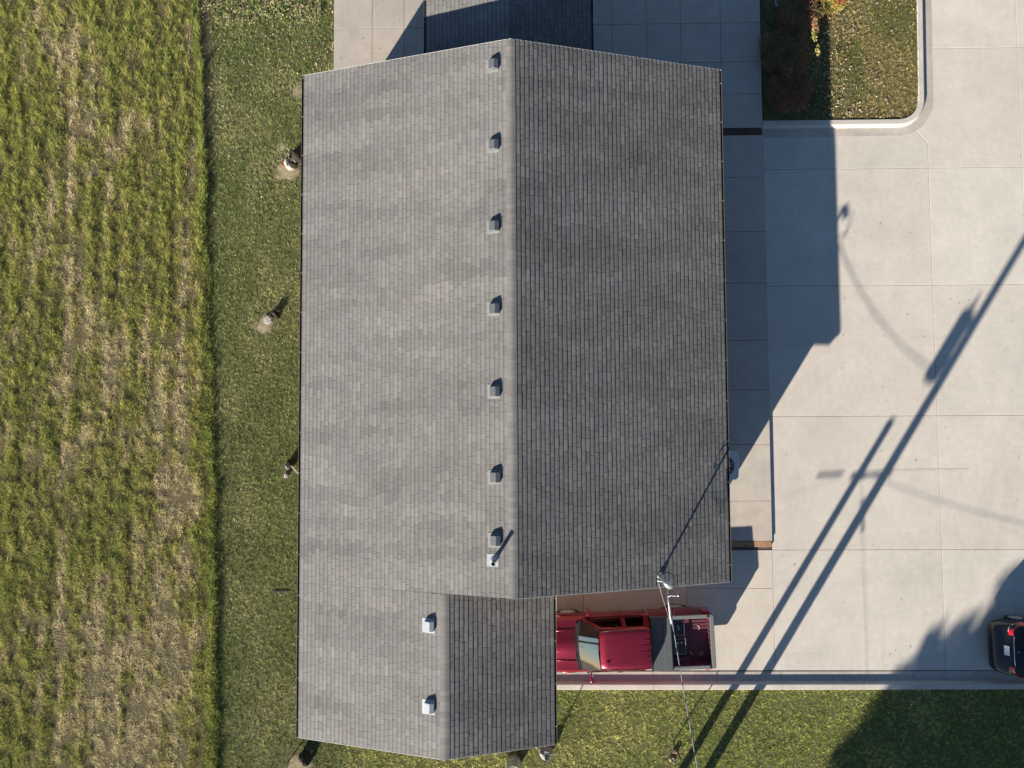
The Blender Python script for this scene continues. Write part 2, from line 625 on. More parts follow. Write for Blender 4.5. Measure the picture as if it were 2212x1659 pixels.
def field_fn(x, y):
    N = len(x)
    n1 = vnoise(x, y, .36, .85, 3, 4)
    n2 = vnoise(x, y, 1.7, 3.2, 5, 3)
    n5 = vnoise(x, y, .3, 1.4, 15, 2)
    n6 = vnoise(x, y, .13, 1.6, 16, 2)
    n3 = vnoise(x, y, .15, .24, 9, 2)
    d = edge_x(y) - x
    edge = np.exp(-(d / .28) ** 2)
    # low straw patch in the south, thin swaths along the mowing direction
    pat = np.exp(-(((x + 13.8) / 1.7) ** 2 + ((y + 9.3) / 2.6) ** 2)) * .30 + np.exp(-(((x + 14.0) / 1.9) ** 2 + ((y - 1.0) / 5) ** 2)) * .06
    track = np.exp(-((x + 11.6 + .1 * np.sin(y * .5)) / .16) ** 2) * .26 * n5 + np.exp(-((x + 15.9) / .18) ** 2) * .2 * n5
    t = n1 * .55 + n2 * .45 + pat + track - edge * .25
    row = np.sin(6.283 * (x / .66 + .35 * vnoise(x, y, 1.5, 5, 19, 2)))
    t = t + .035 * row + .20 * (n6 - .5)
    straw = sstep(t, .50, .68)
    lush = sstep(.60 - t, 0.08, .26)
    r = RNG.random(N)
    col = mixc(OLIVE, STRAW, straw)
    col = mixc(col, np.tile(GREEN, (N, 1)), lush * .75)
    col = mixc(col, np.tile(LIME, (N, 1)), (r > .65) * .7 * (1 - straw))
    col = mixc(col, np.tile(TAN, (N, 1)), (RNG.random(N) > .72) * .8 * np.clip(straw * 1.3, .12, 1))
    col = mixc(col, np.tile(STRAW, (N, 1)), (RNG.random(N) > .86) * .75)
    col = mixc(col, np.tile(GREEN * .95, (N, 1)), edge * .6)
    col = mixc(col, np.tile(LIME, (N, 1)), 0.35 * sstep(-16 - x, 0, 2.0))
    col *= (1.38 * RNG.uniform(.65, 1.3, N) * (.70 + .62 * n3) * (1 + .05 * row))[:, None] * np.stack([np.full(N, 1.0), 1.06 - .03 * straw, .74 + .2 * straw], 1)
    h = (.05 + .145 * sstep(n3, .36, .66) + .04 * lush + .10 * edge) * RNG.uniform(.6, 1.25, N)
    h *= (1 - .45 * straw * (1 - edge)) * (1 + .25 * row)
    lean = RNG.uniform(.25, 1.25, N) + straw * .2
    az = RNG.uniform(0, 2 * math.pi, N)
    az = np.where(edge > .4, RNG.normal(.1, 1.3, N), az)
    lean = np.where(edge > .3, lean * .6, lean)
    return h, lean, az, RNG.uniform(.006, .012, N), col, np.full(N, -.035)


blades(760000, (-22.5, -16, -10, 18.5), lambda x, y: x < edge_x(y) + RNG.normal(0, .03, len(x)), field_fn, 'field_grass', seg2=True,
       label='tall rough green and straw field grass left of the mown strip')


def lawn_fn(base, zz=-.035, hh=.040, dead=.0, red=0):
    def f(x, y):
        N = len(x)
        n1 = vnoise(x, y, 1.1, 1.7, 21, 3)
        n2 = vnoise(x, y, .065, .065, 22, 2)
        n4 = vnoise(x, y, .05, .05, 25, 2)
        n3 = vnoise(x, y, 3.5, 5, 23, 2)
        a = np.array([.175, .20, .085])
        c = np.array([.30, .28, .165])
        g = np.array([.165, .20, .075])
        col = mixc(a, c * 1.12, sstep(n1 + dead, .36, .64))
        col = mixc(col, np.tile(g, (N, 1)), sstep(1 - n3, .46, .66) * .7)
        col = mixc(col, np.tile(np.array([.50, .44, .30]), (N, 1)), (RNG.random(N) > .86) * .7)
        col *= base[None, :] * RNG.uniform(.7, 1.25, N)[:, None]
        col *= (.62 + .9 * sstep(n4, .25, .75))[:, None]
        h = hh * (.25 + 1.9 * sstep(n2, .3, .75)) * RNG.uniform(.6, 1.4, N)
        for (sx, sy, rr) in BARE:
            dd = np.hypot(x - sx, y - sy)
            h = np.where(dd < rr * 1.1, h * (.28 + .7 * np.minimum(dd / rr, 1) ** 2), h)
            col = np.where((dd < rr * 1.3)[:, None], col * .55 + np.array([.42, .37, .26])[None, :] * .45, col)
        return h, RNG.uniform(.3, 1.35, N), RNG.uniform(0, 6.283, N), RNG.uniform(.009, .016, N), col, np.full(N, zz)
    return f


BARE = [(-8.1, 8.55, .42), (-8.8, 2.95, .34), (-8.0, -2.2, .22), (-7.55, -12.15, .5), (.98, -11.95, .3), (5.3, -11.8, .25), (-7.75, 11.35, .2)]


def keep_w(x, y):
    return (x > edge_x(y)) & ~((x > -6.3) & (y > -9.7) & (y < 12.1)) & ~((x > -6.45) & (y > 12.05)) & ((x < 1.1) | (y < -9.7))


blades(480000, (-10.9, -16, -5.9, 18), keep_w, lawn_fn(np.array([1.10, 1.22, .86])), 'lawn', label='short mown lawn strip between the field and the building')
blades(420000, (-6.0, -16, 23, -9.55), lambda x, y: (y < -9.60 + np.abs(RNG.normal(0, .018, len(x)))) | (x < .7), lawn_fn(np.array([1.56, 1.68, .92]), hh=.040), 'lawn', label='mown lawn below the south kerb crossed by pole shadows')
blades(115000, (8.85, 10.06, 14.33, 17), lambda x, y: (x > 10.2) & ~((x > 13.55) & (y < 10.76) & (np.hypot(x - 13.55, y - 10.76) > .70)),
       lawn_fn(np.array([1.0, .90, .60]), zz=.083), 'lawn', label='lawn patch with fallen leaves inside the curved kerb')


def litter(n, area, fn_keep, cols, size, zz, name, label, zj=.02, mt='leaf'):
    x = RNG.uniform(area[0], area[2], n)
    y = RNG.uniform(area[1], area[3], n)
    k = fn_keep(x, y)
    x, y = x[k], y[k]
    N = len(x)
    sz = RNG.uniform(size[0], size[1], N)
    a = RNG.uniform(0, 6.283, N)
    tl = RNG.normal(0, .35, (N, 2))
    z = zz + RNG.uniform(0, zj, N)
    V = np.zeros((N, 4, 3))
    for i, (u, v) in enumerate([(-1, 0), (0, -.6), (1, 0), (0, .6)]):
        dx = (u * np.cos(a) - v * np.sin(a)) * sz / 2
        dy = (u * np.sin(a) + v * np.cos(a)) * sz / 2
        V[:, i] = np.stack([x + dx, y + dy, z + (u * tl[:, 0] + v * tl[:, 1]) * sz / 2], 1)
    cols = np.array(cols)
    col = cols[RNG.integers(0, len(cols), N)] * RNG.uniform(.75, 1.2, N)[:, None]
    o = np_mesh(name, V, 4, [(0, 1, 2, 3)], col, M[mt])
    tag(o, label, 'leaves', kind='stuff')
    return o


LEAFC = [(.55, .46, .35), (.66, .59, .48), (.45, .29, .21), (.52, .38, .29), (.40, .17, .12), (.58, .51, .33)]


def keep_isl(x, y):
    p = np.exp(-((x - 11.3) / 1.0) ** 2) * .75 + .10 + .5 * np.exp(-(((x - 12.6) / .4) ** 2 + ((y - 11.6) / .25) ** 2)) + .35 * np.exp(-((y - 10.15) / .2) ** 2)
    p *= .35 + .65 * sstep(vnoise(x, y, .6, .6, 41, 2), .35, .65) * (y > 9) + .25 * sstep(y, 11.5, 15)
    return (RNG.random(len(x)) < p) & ~((x > 13.5) & (y < 10.8) & (np.hypot(x - 13.5, y - 10.8) > .66))


litter(5200, (10.0, 10.1, 14.2, 16), keep_isl, LEAFC, (.04, .085), .125, 'fallen_leaves', 'pale and reddish fallen leaves on the lawn inside the curved kerb')


def keep_nw(x, y):
    p = sstep(y, 9.5, 14.5) * .55 + .04
    p += np.exp(-((x + 6.65) / .22) ** 2) * .9 * sstep(y, 11.8, 12.6)
    p *= .25 + .9 * sstep(vnoise(x, y, .5, .5, 42, 2), .4, .62)
    return (RNG.random(len(x)) < p) & (x > edge_x(y)) & ~((x > -6.3) & (y < 12.1))


litter(4200, (-11, 7.0, -6.42, 17), keep_nw, LEAFC, (.04, .08), .01, 'fallen_leaves', 'fallen leaves scattered over the lawn beside the northwest paving')
litter(500, (-11, -12, -6.6, 7), lambda x, y: RNG.random(len(x)) < .4, LEAFC[:2], (.035, .055), .015, 'fallen_leaves', 'few pale leaves dotted along the mown strip beside the long eave')


litter(190, (6, -9.0, 21, 9.3), lambda x, y: (x > 8.95) & (RNG.random(len(x)) < .9), [(.10, .075, .05), (.16, .11, .06), (.07, .06, .05)], (.02, .05), .012,
       'leaf_debris', 'tiny dark leaf bits scattered over the parking lot', zj=.004)
litter(60, (-6.3, 12.3, -2.8, 16), lambda x, y: RNG.random(len(x)) < .9, [(.14, .09, .05), (.3, .2, .12), (.08, .06, .05)], (.025, .06), .135,
       'leaf_debris', 'small brown leaves dropped on the northwest paving', zj=.004)


def keep_yel(x, y):
    p = sstep(y + .5 * vnoise(x, y, .5, .5, 44, 2), 13.9, 14.6) * sstep(x, -11.4, -10.6)
    return (RNG.random(len(x)) < p * (.3 + .9 * sstep(vnoise(x, y, .35, .35, 43, 2), .38, .6))) & (x < -6.9)


litter(16000, (-11.6, 13, -6.6, 18), keep_yel, [(.34, .38, .13), (.46, .45, .22), (.26, .34, .11), (.42, .36, .22), (.45, .30, .2)], (.04, .09), .0,
       'leafy_ground_cover', 'yellow green leafy ground cover beyond the top of the lawn strip', zj=.14)


# ------------------------------------------------------------------ the building
ZE, ZR = 3.337, 5.300
XW, XEV = -6.453, 6.390
PITCH = (ZR - ZE) / 6.42
YN, YS, YSW = 10.293, -5.274, -9.813
X2 = -1.937
Z2 = ZR + PITCH * X2
XE2 = 1.150
bld = thing('building', (0, 0, 0), label='long gabled building with grey shingle roof and a lower wing at its south end', cat='building')


def shingle_slope(b, xe, xr, zr, y0, y1, seed, expo=.134, gap=.010, skip=None, tone=1.0):
    """courses from eave xe up to ridge xr; every tab is its own slightly raised quad with a butt face"""
    rg = random.Random(seed)
    sgn = 1 if xr > xe else -1
    L = abs(xr - xe)
    n = int(round(L * math.hypot(1, PITCH) / expo))
    dx = L / n
    for i in range(n):
        xa, xb = xe + sgn * dx * i, xe + sgn * dx * (i + 1)
        za, zb = zr - PITCH * abs(xr - xa), zr - PITCH * abs(xr - xb)
        y = y0 - rg.uniform(0, .2)
        while y < y1:
            wdt = rg.choice((.15, .17, .2, .24, .29, .33, .38))
            a, c = max(y, y0), min(y + wdt, y1)
            y += wdt
            if c - a < .02:
                continue
            if skip and skip(xa, (a + c) / 2):
                continue
            tabs.append((a, c))
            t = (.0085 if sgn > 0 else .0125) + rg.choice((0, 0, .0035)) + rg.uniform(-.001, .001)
            v = (rg.choice((.92, .96, .98, 1.0, 1.03, 1.07)) * 1.04 if sgn > 0 else rg.choice((.89, .93, .96, 1.0, 1.04, 1.08)) * .79) * tone  # east-facing tabs coloured darker, deepening that slope's shade
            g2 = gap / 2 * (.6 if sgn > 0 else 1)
            vs = [(xa, a + g2, za + t), (xa, c - g2, za + t), (xb, c - g2, zb + .0015), (xb, a + g2, zb + .0015),
                  (xa, a + g2, za - .002), (xa, c - g2, za - .002)]
            cc = len(b.c)
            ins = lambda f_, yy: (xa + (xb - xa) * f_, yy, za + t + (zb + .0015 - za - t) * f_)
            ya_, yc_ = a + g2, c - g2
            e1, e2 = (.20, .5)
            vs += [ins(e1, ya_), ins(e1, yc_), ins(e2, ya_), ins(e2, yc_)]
            b.add(vs, [(4, 5, 1, 0), (0, 1, 7, 6)], 0, (v * (.66 if sgn > 0 else .80), xa, (a + c) / 2))  # butt end painted darker as a shadow line between courses
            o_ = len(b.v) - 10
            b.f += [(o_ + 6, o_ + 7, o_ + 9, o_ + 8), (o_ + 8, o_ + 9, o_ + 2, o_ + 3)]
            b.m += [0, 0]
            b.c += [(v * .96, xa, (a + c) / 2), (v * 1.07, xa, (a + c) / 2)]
    return n


tabs = []


def finish_tabs(b):
    """turn (value, x, y) into roof colours with weather streaks"""
    idx = [i for i, m_ in enumerate(b.m) if m_ == 0]
    v = np.array([b.c[i][0] for i in idx])
    x = np.array([b.c[i][1] for i in idx], dtype=float)
    y = np.array([b.c[i][2] for i in idx], dtype=float)
    n1 = vnoise(x, y, 1.9, .38, 61, 4) - .5
    n2 = vnoise(x, y, 2.2, 1.4, 62, 3) - .5
    n3 = vnoise(x, y, .5, .5, 63, 2) - .5
    k = v * (1 + .55 * n1 + .14 * n2 + .10 * n3)
    warm = n2 * .02 + (np.random.default_rng(5).random(len(x)) - .5) * .018
    base = np.array([.212, .204, .194])
    for j, i in enumerate(idx):
        b.c[i] = (base[0] * k[j] * (1 + warm[j]), base[1] * k[j], base[2] * k[j] * (1 - warm[j]))


rb = MB()
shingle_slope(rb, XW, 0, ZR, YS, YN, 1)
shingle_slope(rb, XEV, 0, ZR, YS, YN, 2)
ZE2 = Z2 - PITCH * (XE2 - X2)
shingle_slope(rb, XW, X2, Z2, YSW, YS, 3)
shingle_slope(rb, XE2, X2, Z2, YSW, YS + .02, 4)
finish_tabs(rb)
# deck: solid body under the shingles


def deck(b, x0, x1, xr, zr, y0, y1, t=.16):
    z0, z1 = zr - PITCH * abs(xr - x0), zr - PITCH * abs(xr - x1)
    top = [(x0, z0 - .004), (xr, zr - .004), (x1, z1 - .004), (x1, z1 - t), (xr, zr - t), (x0, z0 - t)]
    vs = [(x, y0, z) for x, z in top] + [(x, y1, z) for x, z in top]
    b.add(vs, [(5, 4, 3, 2, 1, 0), (6, 7, 8, 9, 10, 11)], 2)
    b.add(vs, [(0, 1, 7, 6), (1, 2, 8, 7)], 1)
    b.add(vs, [(2, 3, 9, 8), (3, 4, 10, 9), (4, 5, 11, 10), (5, 0, 6, 11)], 2)


deck(rb, XW + .003, XEV - .003, 0, ZR, YS + .006, YN - .006)
deck(rb, XW + .003, XE2 - .003, X2, Z2, YSW + .006, YS + .004)
for i, c in enumerate(rb.c):
    if rb.m[i] != 0:
        rb.c[i] = (1, 1, 1)
roof = rb.build('roof', [M['shingle'], M['felt'], M['fascia']], bld, vc=True)


def ridge_cap(xr, zr, y0, y1, seed):
    """bent cap shingles laid end to end over the ridge, nearly flush"""
    rg = random.Random(seed)
    b = MB()
    y = y0
    prof = []
    for k in range(-6, 7):
        x = .022 * k
        prof.append((x, -PITCH * (math.sqrt(x * x + .06 ** 2) - .0) + .020))
    while y < y1:
        ye = min(y + .145, y1)
        k = rg.uniform(.88, 1.10)
        wv = rg.uniform(-.02, .02)
        c = (.232 * k * (1 + wv), .222 * k, .208 * k)
        A = [(xr + x, y, zr + z) for x, z in prof]
        B = [(xr + x, ye - .004, zr + z) for x, z in prof]
        n = len(prof)
        b.add(A + B, [(j, j + 1, n + j + 1, n + j) for j in range(n - 1)], 0, c)
        y = ye
    b.add([(xr - .132, y0, zr - PITCH * .145 + .006), (xr + .132, y0, zr - PITCH * .145 + .006), (xr + .132, y1, zr - PITCH * .145 + .006), (xr - .132, y1, zr - PITCH * .145 + .006)], [(0, 1, 2, 3)], 0, (.08, .08, .08))
    o = b.build('ridge_cap', [M['shingle']], roof, vc=True, smooth=True)
    return o


ridge_cap(0, ZR, YS - .005, YN + .005, 31)
ridge_cap(X2, Z2, YSW - .005, YS - .02, 32)

# drip edges along the rakes
def rake(b, x0, z0, x1, z1, y, s):
    b.add([(x0, y, z0 - .03), (x1, y, z1 - .03), (x1, y, z1 + .008), (x0, y, z0 + .008), (x0, y + s * .012, z0 - .03), (x1, y + s * .012, z1 - .03),
           (x1, y + s * .012, z1 + .008), (x0, y + s * .012, z0 + .008)],
          [(0, 1, 2, 3), (7, 6, 5, 4), (3, 2, 6, 7), (0, 4, 5, 1), (0, 3, 7, 4), (1, 5, 6, 2)])


zEE = ZR - PITCH * XEV
for a_ in ((XEV, zEE, 0, ZR, YS - .012, 1), (XW, ZR + PITCH * XW, X2, Z2, YSW - .012, 1), (XE2, ZE2, X2, Z2, YSW - .012, 1), (XEV, zEE, 0, ZR, YN, 1), (XW, ZR + PITCH * XW, 0, ZR, YN, 1)):
    b = MB()
    rake(b, *a_)
    b.build('rake_trim', M['drip'], bld, recalc=True)


def gutter(x, s, z, y0, y1, parent):
    """open brown K gutter outside the eave; s=+1 east, -1 west"""
    b = MB()
    t, wd, dp = .004, .058, .08
    x1 = x + s * .004
    xo = x + s * wd
    for (xa, xb, za, zb) in ((x1, x1 + s * t, z - dp, z - .005), (xo, xo + s * t, z - dp, z), (x1, xo, z - dp - t, z - dp)):
        b.box((min(xa, xb), y0, za), (max(xa, xb), y1, zb), 0)
    b.box((min(xo, xo + s * .009), y0, z - .006), (max(xo, xo + s * .009), y1, z + .001), 2)
    for yy in (y0, y1 - t):
        b.box((min(x1, xo), yy, z - dp), (max(x1, xo), yy + t, z - .002), 1)
    y = y0 + .5
    while y < y1:
        b.box((min(x1, xo), y, z - .012), (max(x1, xo), y + .010, z - .004), 1)
        y += 1.22
    return b.build('gutter', [M['brown'], M['drip'], M['lip']], parent, recalc=False)


g = gutter(XEV, 1, ZR - PITCH * XEV + .004, YS, YN, bld)
gutter(XW, -1, ZR + PITCH * XW + .004, YSW, YN, bld)
gutter(XE2, 1, ZE2 + .004, YSW, YS - .16, bld)
# downspouts at the wall corners
for (x, y, zt, ox) in ((5.93, -4.75, ZE - .09, .5), (-6.0, 9.9, ZE - .09, -.5)):
    b = MB().tube([(x, y, .18), (x, y, zt - .45), (x + ox, y, zt)], .038, 6)
    b.build('downspout', M['brown'], bld)

# walls
b = MB()


def gable_walls(b, x0, x1, xr, zr, y0, y1):
    za, zb = zr - PITCH * abs(xr - x0) - .162, zr - PITCH * abs(xr - x1) - .162
    pr = [(x0, -.03), (x1, -.03), (x1, zb), (xr, zr - .162), (x0, za)]
    vs = [(x, y0, z) for x, z in pr] + [(x, y1, z) for x, z in pr]
    b.add(vs, [(4, 3, 2, 1, 0), (5, 6, 7, 8, 9), (1, 2, 7, 6), (4, 0, 5, 9)])


gable_walls(b, -5.96, 5.86, 0, ZR, YS + .13, YN - .13)
b.box((-6.04, YSW + .4, -.03), (-5.94, YS + .12, ZR - PITCH * 6.0 - .17))  # unseen west wall of the wing, added to darken the windscreen reflection
b.build('wall', M['wall'], bld)
for (x_, y_) in ((-3.4, YSW + .45),):
    MB().box((x_ - .08, y_ - .08, 0), (x_ + .08, y_ + .08, ZR - PITCH * 6.0 - .17)).build('carport_post', M['fascia'], bld)
# soffits closing the eaves
for a_, c_ in (((5.87, YS + .02, ZE - .20), (XEV - .01, YN - .02, ZE - .175)), ((XW + .01, YS + .02, ZE - .20), (-5.97, YN - .02, ZE - .175))):
    MB().box(a_, c_).build('soffit', M['fascia'], bld)


def roof_vent(x, y, xr, zr, mt, label=None):
    """low square box vent with a plate flashing and a sloped hood"""
    z = zr - PITCH * abs(xr - x)
    t = PITCH
    e = .15
    b = MB()
    def zr_(xx): return z + t * (xx - x)
    xw, xm, xe_ = x - .13, x + .03, x + .15
    P_ = [(xw, zr_(xw) + .11), (xm, zr_(xm) + .165), (xe_, zr_(xe_) + .085)]
    vs = []
    for yy in (y - .135, y + .135):
        vs += [(xw, yy, zr_(xw)), (P_[0][0], yy, P_[0][1]), (P_[1][0], yy, P_[1][1]), (P_[2][0], yy, P_[2][1]), (xe_, yy, zr_(xe_))]
    b.add(vs, [(0, 1, 2, 3, 4), (9, 8, 7, 6, 5), (1, 6, 7, 2), (2, 7, 8, 3), (0, 5, 6, 1), (3, 8, 9, 4)], 0)
    o = b.build('roof_vent', [mt], bld, recalc=True)
    bevel(o, .004, 1)
    if label:
        o['label'] = label
    f = MB()
    q = .20
    f.add([(x - q, y - q, zr_(x - q) + .014), (x + q * .8, y - q, zr_(x + q * .8) + .012), (x + q * .8, y + q, zr_(x + q * .8) + .012), (x - q, y + q, zr_(x - q) + .014)], [(0, 1, 2, 3)])
    f.v += [(a_, b_, c_ - .003) for a_, b_, c_ in f.v[:4]]
    f.f.append((7, 6, 5, 4))
    f.m.append(0)
    f.c.append((1, 1, 1))
    for (i_, j_) in ((0, 1), (1, 2), (2, 3), (3, 0)):
        f.f.append((i_, i_ + 4, j_ + 4, j_))
        f.m.append(0)
        f.c.append((1, 1, 1))
    fo = f.build('flashing', mt if mt is M['steel_light'] else M['vent_shingle'], o, recalc=True)
    return o


M['vent_shingle'] = mat('weathered_flashing', (.27, .27, .26), 0.8, noise=(9, .15))
for yy in (9.60, 7.29, 4.98, 2.66, .36, -2.0, -3.72):
    roof_vent(-.50, yy, 0, ZR, M['steel_gray'])
for yy in (-6.19, -8.43):
    roof_vent(-2.39, yy, X2, Z2, M['steel_light'], 'bright galvanised box vent')

# plumbing pipe
px_, py_ = -.53, -4.27
zb_ = ZR - PITCH * abs(px_)
b = MB()
b.lathe([(.052, 0), (.052, .46), (.058, .47), (.058, .5), (.044, .5), (.044, .1)], (px_, py_, zb_), 20)
pipe = b.build('vent_pipe', M['steel_gray'], bld, smooth=True)
b = MB().lathe([(.0, .36), (.043, .36)], (px_, py_, zb_), 20)
b.build('bore', M['dark'], pipe)
b = MB()
b.lathe([(.11, -.01), (.075, .07), (.056, .14)], (px_, py_, zb_), 20)
for dx0, dx1 in ((-.2, .12),):
    b.add([(px_ + dx0, py_ - .17, zb_ + PITCH * dx0 + .013), (px_ + dx1, py_ - .17, zb_ + PITCH * dx1 + .013), (px_ + dx1, py_ + .17, zb_ + PITCH * dx1 + .013), (px_ + dx0, py_ + .17, zb_ + PITCH * dx0 + .013)], [(0, 1, 2, 3)])
b.build('flashing', M['steel_light'], pipe)

# service mast with weatherhead
mx, my = 4.19, -4.93
MR = .53
mz = ZR - PITCH * mx
b = MB().tube([(mx, my, .8), (mx, my, 4.43 + MR)], .033, 12)
mast = b.build('service_mast', M['galv'], bld, smooth=True)
b = MB()
b.lathe([(.11, -.0), (.07, .06), (.037, .10)], (mx, my, mz), 16)
b.build('flashing', M['galv'], mast, smooth=True)
# weatherhead: bulbous hood leaning to the south-east
b = MB()
secs = []
dirv = Vector((.80, -.60))
side = Vector((.60, .80))
for t, r, zc, hz in ((-.10, .012, 4.50, .01), (-.085, .045, 4.50, .045), (-.04, .07, 4.51, .075), (.03, .088, 4.51, .085), (.11, .092, 4.49, .075), (.18, .078, 4.455, .05), (.215, .045, 4.43, .025), (.228, .01, 4.42, .008)):
    ring = []
    for k in range(16):
        a = 2 * math.pi * k / 16
        q = dirv * t + side * (r * math.cos(a))
        ring.append((mx + q.x, my + q.y, MR + zc + max(-.05, hz * math.sin(a))))
    secs.append(ring)
b.loft(secs, closed=True)
b.build('weatherhead', M['cast'], mast, smooth=True, recalc=True)
b = MB()
b.tube([(mx - .02, my + .02, 4.40 + MR), (mx - .11, my + .03, 4.42 + MR), (mx - .2, my + .06, 4.40 + MR)], [.012, .014, .012], 8)
b.tube([(mx, my, 4.24 + MR), (mx - .12, my + .02, 4.26 + MR), (mx - .2, my + .04, 4.30 + MR)], .011, 8)
b.lathe([(0, 0), (.028, .005), (.03, .03), (0, .04)], (mx - .2, my + .05, 4.37 + MR), 12)
b.build('bracket', M['cast'], mast, smooth=True)
b = MB()
def arcp(c, r0, a0, a1, z0, z1, n=14):
    return [(c[0] + r0 * math.cos(math.radians(a0 + (a1 - a0) * i / n)), c[1] + r0 * math.sin(math.radians(a0 + (a1 - a0) * i / n)), z0 + (z1 - z0) * i / n) for i in range(n + 1)]
b.tube(arcp((mx + .03, my + .06), .22, 190, -40, 4.38 + MR, 4.47 + MR) + [(mx + .30, my - .15, 4.42 + MR), (mx + .34, my - .3, 4.33 + MR), (mx + .30, my - .42, 4.27 + MR)], .010, 6)
b.tube([(mx + .17, my - .05, 4.47 + MR), (mx + .30, my - .08, 4.5 + MR), (mx + .40, my - .22, 4.42 + MR), (mx + .36, my - .40, 4.28 + MR)], .010, 6)
b.build('drip_loop', M['black'], mast, smooth=True)

# lower porch roof at the north gable
pz = 3.40
pxl, pxr, pxm = -2.64, 2.47, -.08
ppn = 12.62
pr = MB()
save = PITCH
PITCH_P = .27
PITCH = PITCH_P
pzr = pz + PITCH * (pxm - pxl)
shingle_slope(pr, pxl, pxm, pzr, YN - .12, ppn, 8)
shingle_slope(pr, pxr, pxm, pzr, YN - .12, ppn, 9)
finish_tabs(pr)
deck(pr, pxl + .003, pxr - .003, pxm, pzr, YN - .125, ppn - .006)
for i, c in enumerate(pr.c):
    if pr.m[i] != 0:
        pr.c[i] = (1, 1, 1)
porch = pr.build('porch_roof', [M['shingle'], M['felt'], M['fascia']], bld, vc=True)
g1 = gutter(pxl, -1, pz + .004, YN - .1, ppn, porch)
g2 = gutter(pxr, 1, pzr - PITCH * (pxr - pxm) + .004, YN - .1, ppn, porch)
PITCH = save
for x in (pxl + .2, pxr - .2):
    b = MB().box((x - .07, ppn - .25, .12), (x + .07, ppn - .11, 3.25))
    b.build('post', M['drip'], porch)


# ------------------------------------------------------------------ utility poles south of the frame, cables
def sag(a, b_, s, n=14):
    a, b_ = Vector(a), Vector(b_)
    return [a.lerp(b_, i / n) - Vector((0, 0, s * 4 * (i / n) * (1 - i / n))) for i in range(n + 1)]


PB = Vector((5.44, -14.02, 0))
PA = Vector((4.58, -14.0, 0))
p1 = thing('utility_pole', PB, label='tall wooden utility pole with a transformer whose shadow crosses the lot', cat='utility pole')
MB().tube([(0, 0, -.1), (0, 0, 11.4)], [.16, .11], 14).build('pole', M['wood'], p1, smooth=True)
b = MB().box((-1.15, -.06, 10.6), (1.15, .06, 10.72))
b.build('crossarm', M['wood'], p1)
for x in (-1.05, -.45, .45, 1.05):
    MB().lathe([(.03, 0), (.05, .05), (.03, .08), (.05, .12), (.02, .17)], (x, 0, 10.72), 10).build('insulator', M['porcelain'], p1)
b = MB()
b.lathe([(0, 0), (.2, .0), (.22, .04), (.22, .92), (.2, .98), (0, 1.02)], (-.40, .05, 6.35), 20)
tr = b.build('transformer', M['tank'], p1, smooth=True)
for z_ in (6.5, 7.1):
    MB().box((-.25, 0, z_), (-.08, .1, z_ + .15)).build('bracket', M['tank'], tr)
MB().lathe([(.035, 0), (.06, .06), (.035, .1), (.06, .16), (.02, .26)], (-.40, .05, 7.35), 10).build('bushing', M['porcelain'], tr)
p2 = thing('utility_pole', PA, label='shorter wooden pole beside the transformer pole, its shadow ends on the lot', cat='utility pole')
MB().tube([(0, 0, -.1), (0, 0, 5.75)], [.135, .11], 14).build('pole', M['wood'], p2, smooth=True)
MB().box((-.25, -.03, 4.9), (.25, .03, 4.98)).build('crossarm', M['wood'], p2)

b = MB()
pts = sag((mx - .02 + .10, my - .36, 4.79), (PB.x, PB.y, 6.4), .22, 18)
b.tube(pts, .013, 8)
# loosely twisted second conductor
tw = [Vector(p) + Vector((.014 * math.cos(i * 2.1), .0, .014 * math.sin(i * 2.1))) for i, p in enumerate(sag(pts[0], pts[-1], .22, 60))]
b.tube(tw, .009, 6, mi=1)
b.tube([(mx + .05, my - .1, 4.88), pts[0], pts[1]], .006, 6)
sc = b.build('service_cable', [M['cable'], M['black']], smooth=True)
tag(sc, 'twisted bare service cable running from the roof mast over the truck', 'cable')
b = MB()
q = pts[0]
b.tube([q + Vector((0, .0, .01)), q + Vector((.02, -.25, -.005)), q + Vector((.05, -.55, -.02)), q + Vector((.09, -.8, -.03))], [.012, .018, .016, .012], 8)
b.tube([q + Vector((.0, -.06, .01)), q + Vector((.08, -.02, .03)), q + Vector((.20, -.03, .04)), q + Vector((.28, -.02, .03))], .012, 8)
b.lathe([(0, -.02), (.025, -.01), (.025, .03), (0, .04)], tuple(q + Vector((.28, -.02, .03))), 10)
b.build('splice', M['whitepl'], sc, smooth=True)
b = MB().tube(sag((mx - .2, my + .04, 4.86), q + Vector((.10, -.85, -.04)), .12, 10), .004, 5)
b.build('messenger_wire', M['straw'], sc, smooth=True)
b = MB().tube([q + Vector((.28, -.02, .02)), q + Vector((.30, -.2, -.12)), q + Vector((.27, -.45, -.3)), q + Vector((.15, -.7, -.2))], .006, 6)
b.build('tap_wire', M['black'], sc, smooth=True)

b = MB()
b.tube(sag((PA.x - 34, PA.y - 5.6, 5.6), (PA.x, PA.y, 5.0), .9, 20), .0028, 6)
b.tube(sag((PA.x, PA.y, 5.0), (PA.x + 34, PA.y + .5, 5.4), 1.4, 20), .008, 6)
for t0, t1 in ((-1.45, -.6), (.25, 1.1)):
    b.tube([(PA.x + t0, PA.y - .05, 4.97), (PA.x + t1, PA.y, 4.97)], .033, 8)
tag(b.build('telecom_cable', M['black'], smooth=True), 'black telephone cable strung between the poles, its faint shadow lies on the lot', 'cable')
b = MB()
for x in (-1.05, -.45, .45, 1.05):
    b.tube(sag((PB.x + x - 8, PB.y - 36, 10.9), (PB.x + x, PB.y, 10.9), 1.0, 14), .004, 5)
tag(b.build('power_line', M['black'], smooth=True), 'bare power lines on the crossarm of the transformer pole', 'cable')
b = MB()
gA, gB = Vector((PA.x, PA.y, 5.0)), Vector((12.0, -21, -.02))
